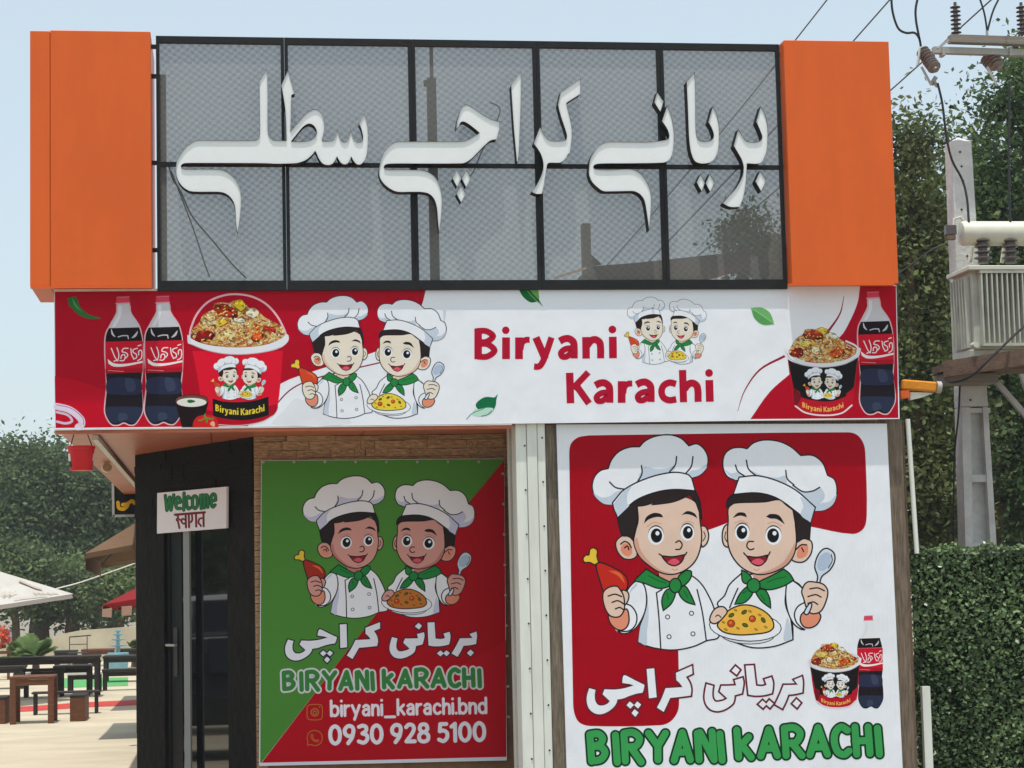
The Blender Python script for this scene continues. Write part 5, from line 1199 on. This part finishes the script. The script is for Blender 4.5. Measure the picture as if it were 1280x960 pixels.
# ------------------------------------------------------------------ hanging red bucket, side sign
bk = at(101.5, 573, 0.30); kb = (0.30+DIST)/FPX
buck = empty('hanging_bucket', (bk[0], 0.30, bk[2]-0.1), 'small red plastic bucket hanging under the banner corner', 'bucket')
rt, rb_, hh = 16.6*kb, 13.8*kb, 30*kb; z_ = bk[2]-hh/2
MB().lathe([(rb_*.96, 0), (rb_, 0.004), (rt*.97, hh*.88), (rt*1.03, hh*.885), (rt*1.03, hh), (rt*.97, hh), (rb_*.95, 0.01)], (bk[0], 0.30, z_), n=28).build('pail', M['red_plastic'], buck, True)
tl = ZB-0.002
MB().tube([(bk[0]-rt*.78, 0.30, z_+hh), (bk[0]-rt*.5, .3, z_+hh+.10), (bk[0]-.02, 0.30, tl)], 0.004, 6).build('handle', M['cable'], buck); MB().tube([(bk[0]+rt*.78, 0.30, z_+hh), (bk[0]+rt*.4, .3, z_+hh+.11), (bk[0]+.01, 0.30, tl)], 0.004, 6).build('handle', M['cable'], buck)
def arc_patch(a0, a1, h0, h1, mt, name, off):
    v = []; f = []; n = 8
    for i in range(n+1):
        a_ = a0+(a1-a0)*i/n
        for h in (h0, h1):
            rr_ = rb_+(rt*.97-rb_)*h/.88+off; v.append((bk[0]+rr_*math.cos(a_), 0.30+rr_*math.sin(a_), z_+hh*h))
    for i in range(n): f.append((2*i, 2*i+2, 2*i+3, 2*i+1))
    mesh(name, v, f, [mt], buck)
arc_patch(math.radians(184), math.radians(222), .12, .36, M['cable'], 'black_label', .0015); arc_patch(math.radians(180), math.radians(216), .38, .68, M['white_paint'], 'white_label', .0015); arc_patch(math.radians(-22), math.radians(4), .38, .68, M['white_paint'], 'white_label', .0015)
YS = 10.6
ss = sheet('side_sign', [(141.5, 596), (215, 596), (215, 643), (142.5, 645)], plane_y(YS), 0.05, (30, 30, 32), M['print'], 'black hanging sign with a yellow brush stroke behind the canopy edge', 'sign')
a = art(plane_y(YS), 0.002); Q8 = lambda t: parse(t, 60, 530, 7.383)
a.stroke(Q8('645,725 655,775 695,785 730,760 735,735'), 4.4, (226, 170, 30)); a.stroke(Q8('690,745 735,735 775,710 800,730 840,700'), 4.4, (226, 170, 30)); a.build('painted_stroke', ss, MP)
for c0_, c1_ in (((141, 596), (141.8, 646)), ((141, 645), (215, 643.4))): MB().bar(at(c0_[0], c0_[1], YS-.02), at(c1_[0], c1_[1], YS-.02), 0.03).build('sign_edge', M['galv'], ss)

# ------------------------------------------------------------------ terrace behind: low wall, parasols, tables
pw0 = [(-60, 822), (30, 806), (52, 801), (80, 792), (100, 788), (130, 786), (175, 782.5), (240, 780)]
v = []
for x, y in pw0: v.append(tuple(at(x, y, 46.0)))
nn = len(v); vv = v+[(p[0], 46.3, p[2]) for p in v]+[(p[0], 46.0, 0) for p in v]+[(p[0], 46.3, 0) for p in v]; ff = []
for i in range(nn-1): ff += [(i, i+1, nn+i+1, nn+i), (2*nn+i, 2*nn+i+1, i+1, i), (nn+i, nn+i+1, 3*nn+i+1, 3*nn+i)]
ff += [(0, nn, 3*nn, 2*nn), (nn-1, 3*nn-1, 4*nn-1, 2*nn-1)]
o = mesh('low_wall', vv, ff, [M['plaster']]); tag(o, 'low rough plastered garden wall behind the terrace tables', 'wall')
def parasol(apex, corners, mt, label, ground, flaps=(), pole_r=0.03):
    t = empty('parasol', (ground[0], ground[1], 0), label, 'parasol', 'terrace parasols')
    ap = at(*apex); cs = [at(*c) for c in corners]; v = [tuple(ap)]; f = []; n = len(cs)
    for i in range(n):
        a_, b_ = cs[i], cs[(i+1) % n]; k = len(v); mid = (a_+b_)/2; mid = mid+(ap-mid)*0.02+np.array([0, 0, -.02]); half = (ap+mid)/2-np.array([0, 0, .04])
        v += [tuple(a_), tuple(mid), tuple(b_), tuple(half), tuple((ap+a_)/2), tuple((ap+b_)/2)]
        f += [(0, k+4, k+3), (0, k+3, k+5), (k+4, k, k+1, k+3), (k+3, k+1, k+2, k+5)]
    can = mesh('canopy', v, f, [mt], t)
    sm = can.modifiers.new('thick', 'SOLIDIFY'); sm.thickness = 0.012
    vb = MB()
    for i in range(n):
        a_, b_ = cs[i], cs[(i+1) % n]; vb.add([a_, b_, b_-np.array([0, 0, .07]), a_-np.array([0, 0, .07])], [(0, 1, 2, 3)])
    vb.build('valance', mt, t)
    for c in cs: MB().bar(ap-np.array([0, 0, .06]), c-np.array([0, 0, .02]), 0.02).build('rib', M['brown_steel'], t)
    MB().tube([(ground[0], ground[1], 0), (ap[0], ap[1], ap[2]-.02)], pole_r, 8).build('pole', M['brown_steel'], t)
    for q in flaps:
        w = [at(*c) for c in q]; mesh('hanging_flap', [tuple(p) for p in w]+[tuple(p+np.array([0, .01, 0])) for p in w], [(0,1,2,3),(7,6,5,4),(0,4,5,1),(1,5,6,2),(2,6,7,3),(3,7,4,0)], [M['flap']], t)
    return t
ap = at(-14, 711, 22); parasol((-14, 711, 22), [(91, 743, 23.2), (-50, 764, 19.8), (-150, 752, 21), (10, 738, 25)], M['canvas'], 'white square parasol at the left edge', ap)
A0, A1, A2 = at(-14, 711, 22), at(91, 743, 23.2), at(-50, 764, 19.8); nn_ = np.cross(A1-A0, A2-A0); nn_ /= np.linalg.norm(nn_); nn_ = nn_ if np.dot(nn_, CAM-A0) > 0 else -nn_
pz = [o for o in C.objects if o.name == 'parasol'][0]; a = Art((A0, nn_), 0.03); Z7 = lambda t: parse(t, 0, 690, 7.314); FADE = (206, 186, 172)
a.stroke(Z7('172,272 300,330 368,350'), 2.2, (196, 178, 164)); 
for t in ('0,392 40,376 20,410 60,388 90,376 70,408 110,384 140,374', '300,372 320,392 345,376 362,394 384,380 408,394 430,380 452,394 480,384 520,388', '120,436 300,418 420,408'): a.stroke(Z7(t), 0.9, FADE)
a.build('faded_print', pz, MP)
ap = at(172, 652, 13.5); parasol((172, 652, 13.5), [(106, 692, 12), (214, 672, 12), (222, 690, 15.5), (128, 704, 15.5)], M['brown_canvas'], 'brown parasol with hanging flaps beside the entrance wall', ap, [((107, 694, 12), (126, 702, 14.5), (126, 720, 14.5), (107, 712, 12))])
ap = at(178, 731, 21); parasol((178, 731, 21), [(128.5, 756, 19), (220, 740, 19), (226, 748, 24), (148, 758, 24)], M['red_canvas'], 'red parasol lower down behind the brown one', ap, [((128, 758, 19), (140, 759, 19), (139.5, 772, 19), (127.5, 771, 19)), ((152, 758, 19), (165, 757, 19), (164.5, 769, 19), (152, 770, 19))])
o = cable('rope', [(70,736,20),(100,728,20),(135,716,19),(172,703,18)], 0.012, 'pale rope sagging between the parasols', 'white_paint', 'rope')
def table(name, x0, x1, yt, yb, depth, mt, label, cat, group=None, top_mt=None, th=0.05, leg=0.07, inset=0.02, nlegs=4, rail=True):
    p0, p1 = gnd(x0, yb), gnd(x1, yb); Y = (p0[1]+p1[1])/2; X0, X1 = at(x0, yb, Y)[0], at(x1, yb, Y)[0]; zt2 = float(at((x0+x1)/2, yt, Y)[2])
    t = empty(name, ((X0+X1)/2, Y+depth/2, 0), label, cat, group)
    MB().box((X0, Y, zt2-th), (X1, Y+depth, zt2)).build('table_top' if 'table' in name else 'seat', M[top_mt or mt], t, bevel=0.008)
    for lx in (X0+inset, X1-inset-leg):
        for ly in (Y+inset, Y+depth-inset-leg): MB().box((lx, ly, 0.004), (lx+leg, ly+leg, zt2-th-.001)).build('leg', M[mt], t)
    if rail: MB().box((X0+inset+leg, Y+inset+.01, zt2-th-.09), (X1-inset-leg, Y+inset+.03, zt2-th-.002)).build('apron', M[mt], t)
    return t
table('wooden_table', 12, 67, 845.5, 905.5, 0.75, 'table_wood', 'small brown wooden table nearest on the terrace', 'table', None, None, .045, .085, .0)
TG = 'dark terrace tables'; BG = 'dark terrace benches'
table('terrace_table', -30, 124, 821.5, 874, 0.8, 'dark_wood', 'long dark table behind the small brown table', 'table', TG)
table('terrace_table', 66, 114, 832, 870, 0.8, 'dark_wood', 'dark table just right of the small brown table', 'table', TG)
table('white_top_table', 83, 126, 840.5, 866, 0.7, 'dark_wood', 'low dark table with a white top beside the green mat', 'table', None, 'white_paint')
table('terrace_table', 128, 200, 819.5, 853, 0.9, 'dark_wood', 'dark table against the black entrance wall', 'table', TG)
table('terrace_bench', 127, 200, 836, 863, 0.4, 'dark_wood', 'dark bench by the black entrance wall above the red stripe', 'bench', BG)
table('terrace_table', 67, 95, 813.5, 836, 0.9, 'dark_wood', 'far dark table left of the thin metal chair', 'table', TG)
table('terrace_table', 101, 142, 811.5, 833, 0.9, 'table_wood', 'far brown table in front of the pale blue fountain', 'table', TG)
table('terrace_bench', 39, 124, 864.5, 893.5, 0.35, 'dark_wood', 'long thin dark bench behind the box stool', 'bench', BG, None, .03, .045, .03, rail=False)
table('terrace_bench', 96, 126, 826, 846, 0.35, 'dark_wood', 'short far bench left of the green mat', 'bench', BG)
table('terrace_table', 146, 190, 811, 836, 0.8, 'dark_wood', 'far dark table right of the fountain', 'table', TG)
table('terrace_table', -20, 30, 833, 862, 0.8, 'dark_wood', 'dark table under the white parasol at the left edge', 'table', TG)
table('terrace_bench', 28, 80, 836, 872, 0.35, 'dark_wood', 'dark bench behind the small brown table', 'bench', BG)
def box_stool(x0, x1, yt, yb, depth, label):
    p0 = gnd(x0, yb); Y = p0[1]; X0, X1 = p0[0], at(x1, yb, Y)[0]; zt2 = float(at((x0+x1)/2, yt, Y)[2]); t = empty('box_stool', ((X0+X1)/2, Y, 0), label, 'stool', 'wooden box stools')
    MB().box((X0+.004, Y+.004, .004), (X1-.004, Y+depth-.004, zt2-.03)).build('box_body', M['table_wood'], t, bevel=.006); MB().box((X0, Y, zt2-.03), (X1, Y+depth, zt2)).build('seat', M['dark_wood'], t, bevel=.006)
box_stool(87, 106.5, 869, 902.5, 0.95, 'brown box stool beside the thin dark bench'); box_stool(-14, 7, 872, 906, 0.8, 'brown box stool cut by the left picture edge')
for i, (x, yb, yt, w, lab) in enumerate([(35, 843.5, 840, 7, 'small white napkin box on the brown wooden table'), (90, 841, 837, 5, 'first white cup on the white topped table'), (99, 841, 837.5, 5, 'second white cup on the white topped table'), (112, 833, 828, 4, 'white bottle on the dark table right of the brown one')]):
    p = gnd(x, 905 if i == 0 else 868) ; Y = p[1]+.25; q0, q1 = at(x-w/2, yb, Y), at(x+w/2, yt, Y); o = MB().lathe([(abs(q1[0]-q0[0])/2*.9, 0), (abs(q1[0]-q0[0])/2, (q1[2]-q0[2])*.9), (abs(q1[0]-q0[0])/2*.8, q1[2]-q0[2])], ((q0[0]+q1[0])/2, Y, q0[2]), n=10).build('table_item', M['white_paint'], None, True); tag(o, lab, 'tableware', 'small white items on the terrace tables')
# thin metal chair
cp = gnd(98, 838); ch = empty('metal_chair', (cp[0], cp[1], 0), 'thin metal chair frame standing before the low wall', 'chair')
s_ = .22
for sx in (-1, 1):
    MB().bar((cp[0]+sx*s_, cp[1], .004), (cp[0]+sx*s_, cp[1], .86), .022).build('back_post', M['brown_steel'], ch); MB().bar((cp[0]+sx*s_, cp[1]-.42, .004), (cp[0]+sx*s_, cp[1]-.42, .45), .022).build('leg', M['brown_steel'], ch)
MB().box((cp[0]-s_, cp[1]-.43, .44), (cp[0]+s_, cp[1]+.01, .465)).build('seat', M['brown_steel'], ch); MB().bar((cp[0]-s_, cp[1], .85), (cp[0]+s_+.1, cp[1], .88), .03).build('top_rail', M['brown_steel'], ch); MB().bar((cp[0]-s_, cp[1], .66), (cp[0]+s_, cp[1], .66), .02).build('back_rail', M['brown_steel'], ch)
# fountain
fp_ = at(147.5, 800, 38); fo = empty('fountain', (fp_[0], 38, 0), 'pale blue tiered fountain in front of the low wall', 'fountain')
kf = (38+DIST)/FPX; z0f = 0.0
def fz(y): return float(at(147.5, y, 38)[2])
MB().lathe([(11*kf, .004), (12*kf, .12), (13*kf, fz(816)), (11*kf, fz(815.5)), (11*kf, fz(818)), (4*kf, fz(818))], (fp_[0], 38, 0), n=20).build('basin', M['blue_paint'], fo, True)
MB().lathe([(3*kf, fz(818)), (2.2*kf, fz(806)), (1.6*kf, fz(790)), (.5*kf, fz(786))], (fp_[0], 38, 0), n=10).build('stem', M['blue_paint'], fo, True)
for y, rr_ in ((806.5, 11), (799, 8), (793, 6), (788.5, 3.5)): MB().lathe([(1.5*kf, fz(y+2.2)), (rr_*kf, fz(y+.4)), (rr_*kf*1.03, fz(y-.5)), (rr_*kf*.9, fz(y-.2)), (1.5*kf, fz(y+.6))], (fp_[0], 38, 0), n=14).build('tier', M['blue_paint'], fo, True)
# potted palms
def palm(x, y, yb, n, L, label, seed, sc=1.0):
    r = random.Random(seed); p = gnd(x, yb); t = empty('palm_plant', (p[0], p[1], 0), label, 'plant', 'terrace palms'); k = (p[1]+DIST)/FPX; z0_ = float(at(x, y, p[1])[2]); mb = []
    for i in range(n):
        a_ = r.uniform(0, 2*math.pi); el = r.uniform(.35, 1.25); ln = L*k*r.uniform(.75, 1.1); pts = []
        for s in range(9):
            u = s/8; dd = ln*u; h = math.sin(el)*dd - .55*ln*u*u*math.cos(el)*.8; pts.append(np.array([p[0]+math.cos(a_)*math.cos(el)*dd, p[1]+math.sin(a_)*math.cos(el)*dd, z0_+h]))
        for s in range(1, 9):
            d = pts[s]-pts[s-1]; d /= np.linalg.norm(d); sd = np.cross(d, [0, 0, 1]); sd /= max(np.linalg.norm(sd), 1e-6); w = ln*.30*math.sin(math.pi*(s/9))**.7+.02
            for sg in (-1, 1):
                for o_ in (0, .5):
                    q = pts[s-1]+(pts[s]-pts[s-1])*o_; tip = q+sd*sg*w+d*w*.55-np.array([0, 0, w*.25]); wv = d*.022*sc; mb += [q-wv, q+wv, tip+wv*.2, tip-wv*.2]
    quads_mesh('fronds', np.array(mb), M['palm'], t)
    MB().tube([(p[0], p[1], .004), (p[0], p[1], z0_+.02)], [.11, .07], 9).build('stem', M['bark'], t, True)
palm(22, 826, 846, 16, 34, 'small palm plant behind the long dark table at the left', 1, 1.6); palm(45, 824, 848, 18, 36, 'bigger palm plant behind the small brown table', 2, 1.6); palm(169, 812, 834, 14, 16, 'spiky palm plant beside the pale blue fountain', 3, 1.4)
# flowers at the left edge
fpz = gnd(4, 850); fl = empty('flower_stand', (fpz[0], fpz[1], 0), 'red and orange flowers on a small wooden stand at the left edge', 'plant'); kf2 = (fpz[1]+DIST)/FPX
M['red_flowers'] = leaf_mat('red_flowers', rgb(170, 30, 40), rgb(226, 110, 60), .2)
cc = [np.array([fpz[0]+random.uniform(-14, 8)*kf2, fpz[1]+random.uniform(-.2, .2), float(at(4, 800, fpz[1])[2])+random.uniform(-8, 12)*kf2]) for _ in range(30)]
quads_mesh('blossoms', leaf_cloud(cc, 14, .05, .10, 77), M['red_flowers'], fl)
MB().box((fpz[0]-.5, fpz[1]-.2, .6), (fpz[0]+.18, fpz[1]+.2, .66)).build('stand_top', M['table_wood'], fl)
for dx in (-.45, .1): MB().box((fpz[0]+dx, fpz[1]-.15, .004), (fpz[0]+dx+.06, fpz[1]-.09, .599)).build('leg', M['table_wood'], fl)
# cars: one behind the low wall, two on the car park left of the picture that the door glass mirrors
def car(x, y, rz, paint, label, cat='car', stripe=None, tall=1.0):
    t = empty('parked_car', (x, y, 0), label, cat, None, rz)
    prof = [(1.95,.40),(1.98,.62),(1.9,.80),(1.05,.97),(.45,1.40),(-.9,1.45),(-1.55,1.05),(-1.92,.98),(-1.98,.62),(-1.95,.40)]
    n = len(prof); Mx = Matrix.Translation((x, y, 0)) @ Matrix.Rotation(rz, 4, 'Z') @ Matrix.Diagonal((1.0, 1.0, tall, 1.0))
    def wv(vs): return [tuple(Mx @ Vector(v)) for v in vs]
    hw = [(.80 if z < .7 else .84) if z < 1.0 else .64 for _, z in prof]
    v = [(px_, -h, z) for (px_, z), h in zip(prof, hw)]+[(px_, h, z) for (px_, z), h in zip(prof, hw)]
    bd = mesh('body', wv(v), [tuple(range(n)), tuple(reversed(range(n, 2*n)))]+[(i, i+n, (i+1) % n+n, (i+1) % n) for i in range(n)], [M[paint]], t)
    bv = bd.modifiers.new('bevel', 'BEVEL'); bv.width = .05; bv.segments = 2
    for sg in (-1, 1):
        yy = lambda z: sg*(.84+(.64-.84)*(z-.97)/.43+.012)
        for q in ([(.98,1.0),(.45,1.35),(-.1,1.38),(-.1,1.0)], [(-.18,1.0),(-.18,1.38),(-.85,1.39),(-1.4,1.06)]):
            mesh('window', wv([(px_, yy(z), z) for px_, z in q]), [(0,1,2,3)], [M['glass_dark']], t)
        if stripe: mesh('fender', wv([(1.9,sg*.86,.66),(1.88,sg*.86,.80),(.6,sg*.86,.94),(.55,sg*.86,.82),(.85,sg*.86,.80),(1.2,sg*.86,.82),(1.5,sg*.86,.76),(1.65,sg*.86,.62)]), [tuple(range(8))], [M[stripe]], t)
        for wx in (1.22, -1.22):
            p = Mx @ Vector((wx, sg*.62, .32)); d = (Mx.to_3x3() @ Vector((0, sg, 0)))
            w_ = MB().lathe([(.30, 0), (.32, .03), (.32, .20), (.29, .24)], p, d, 18).build('wheel', M['rubber'], t, True); MB().lathe([(.19, .242), (.16, .25)], p, d, 12).build('rim', M['galv'], w_, True)
        mesh('headlight', wv([(1.965,sg*.5,.68),(1.965,sg*.78,.66),(1.90,sg*.80,.80),(1.92,sg*.5,.80)]), [(0,1,2,3)], [M['galv']], t)
    mesh('windscreen', wv([(1.04,-.70,1.0),(1.04,.70,1.0),(.50,.58,1.38),(.50,-.58,1.38)]), [(0,1,2,3)], [M['glass_dark']], t)
M['car_dark'] = mat('dark_car_paint', (0.02, 0.022, 0.024), 0.25, 0.5); M['car_yellow'] = mat('yellow_car_paint', rgb(206, 158, 30), 0.3, 0.5)
cx = at(19, 790, 52)[0]; car(cx-1.98, 52.8, 0.0, 'car_white', 'white car parked behind the low wall under the trees')
dm = PR+DU*du(262); rf = np.array([-.756, .647]); 
car(dm[0]+rf[0]*11.5, dm[1]+rf[1]*11.5, 0.9, 'car_white', 'tall white car mirrored in the upper part of the door glass', tall=1.3); car(dm[0]+rf[0]*7.2, dm[1]+rf[1]*7.2, 0.85, 'car_dark', 'dark car with yellow wing mirrored in the door glass', 'car', 'car_yellow')

# ------------------------------------------------------------------ thin noon haze
hz_ = MB().box((-390, -60, -1.0), (390, 200, 13.0)).build('haze', bpy.data.materials.new('noon_haze'), None); hm = hz_.data.materials[0]; hm.use_nodes = True; hn = hm.node_tree
hn.nodes.remove(hn.nodes['Principled BSDF']); pv = hn.nodes.new('ShaderNodeVolumePrincipled'); pv.inputs['Color'].default_value = (0.9, 0.92, 0.94, 1); pv.inputs['Density'].default_value = 0.0008; pv.inputs['Anisotropy'].default_value = 0.2
hn.links.new(pv.outputs[0], hn.nodes['Material Output'].inputs['Volume']); tag(hz_, kind='stuff')
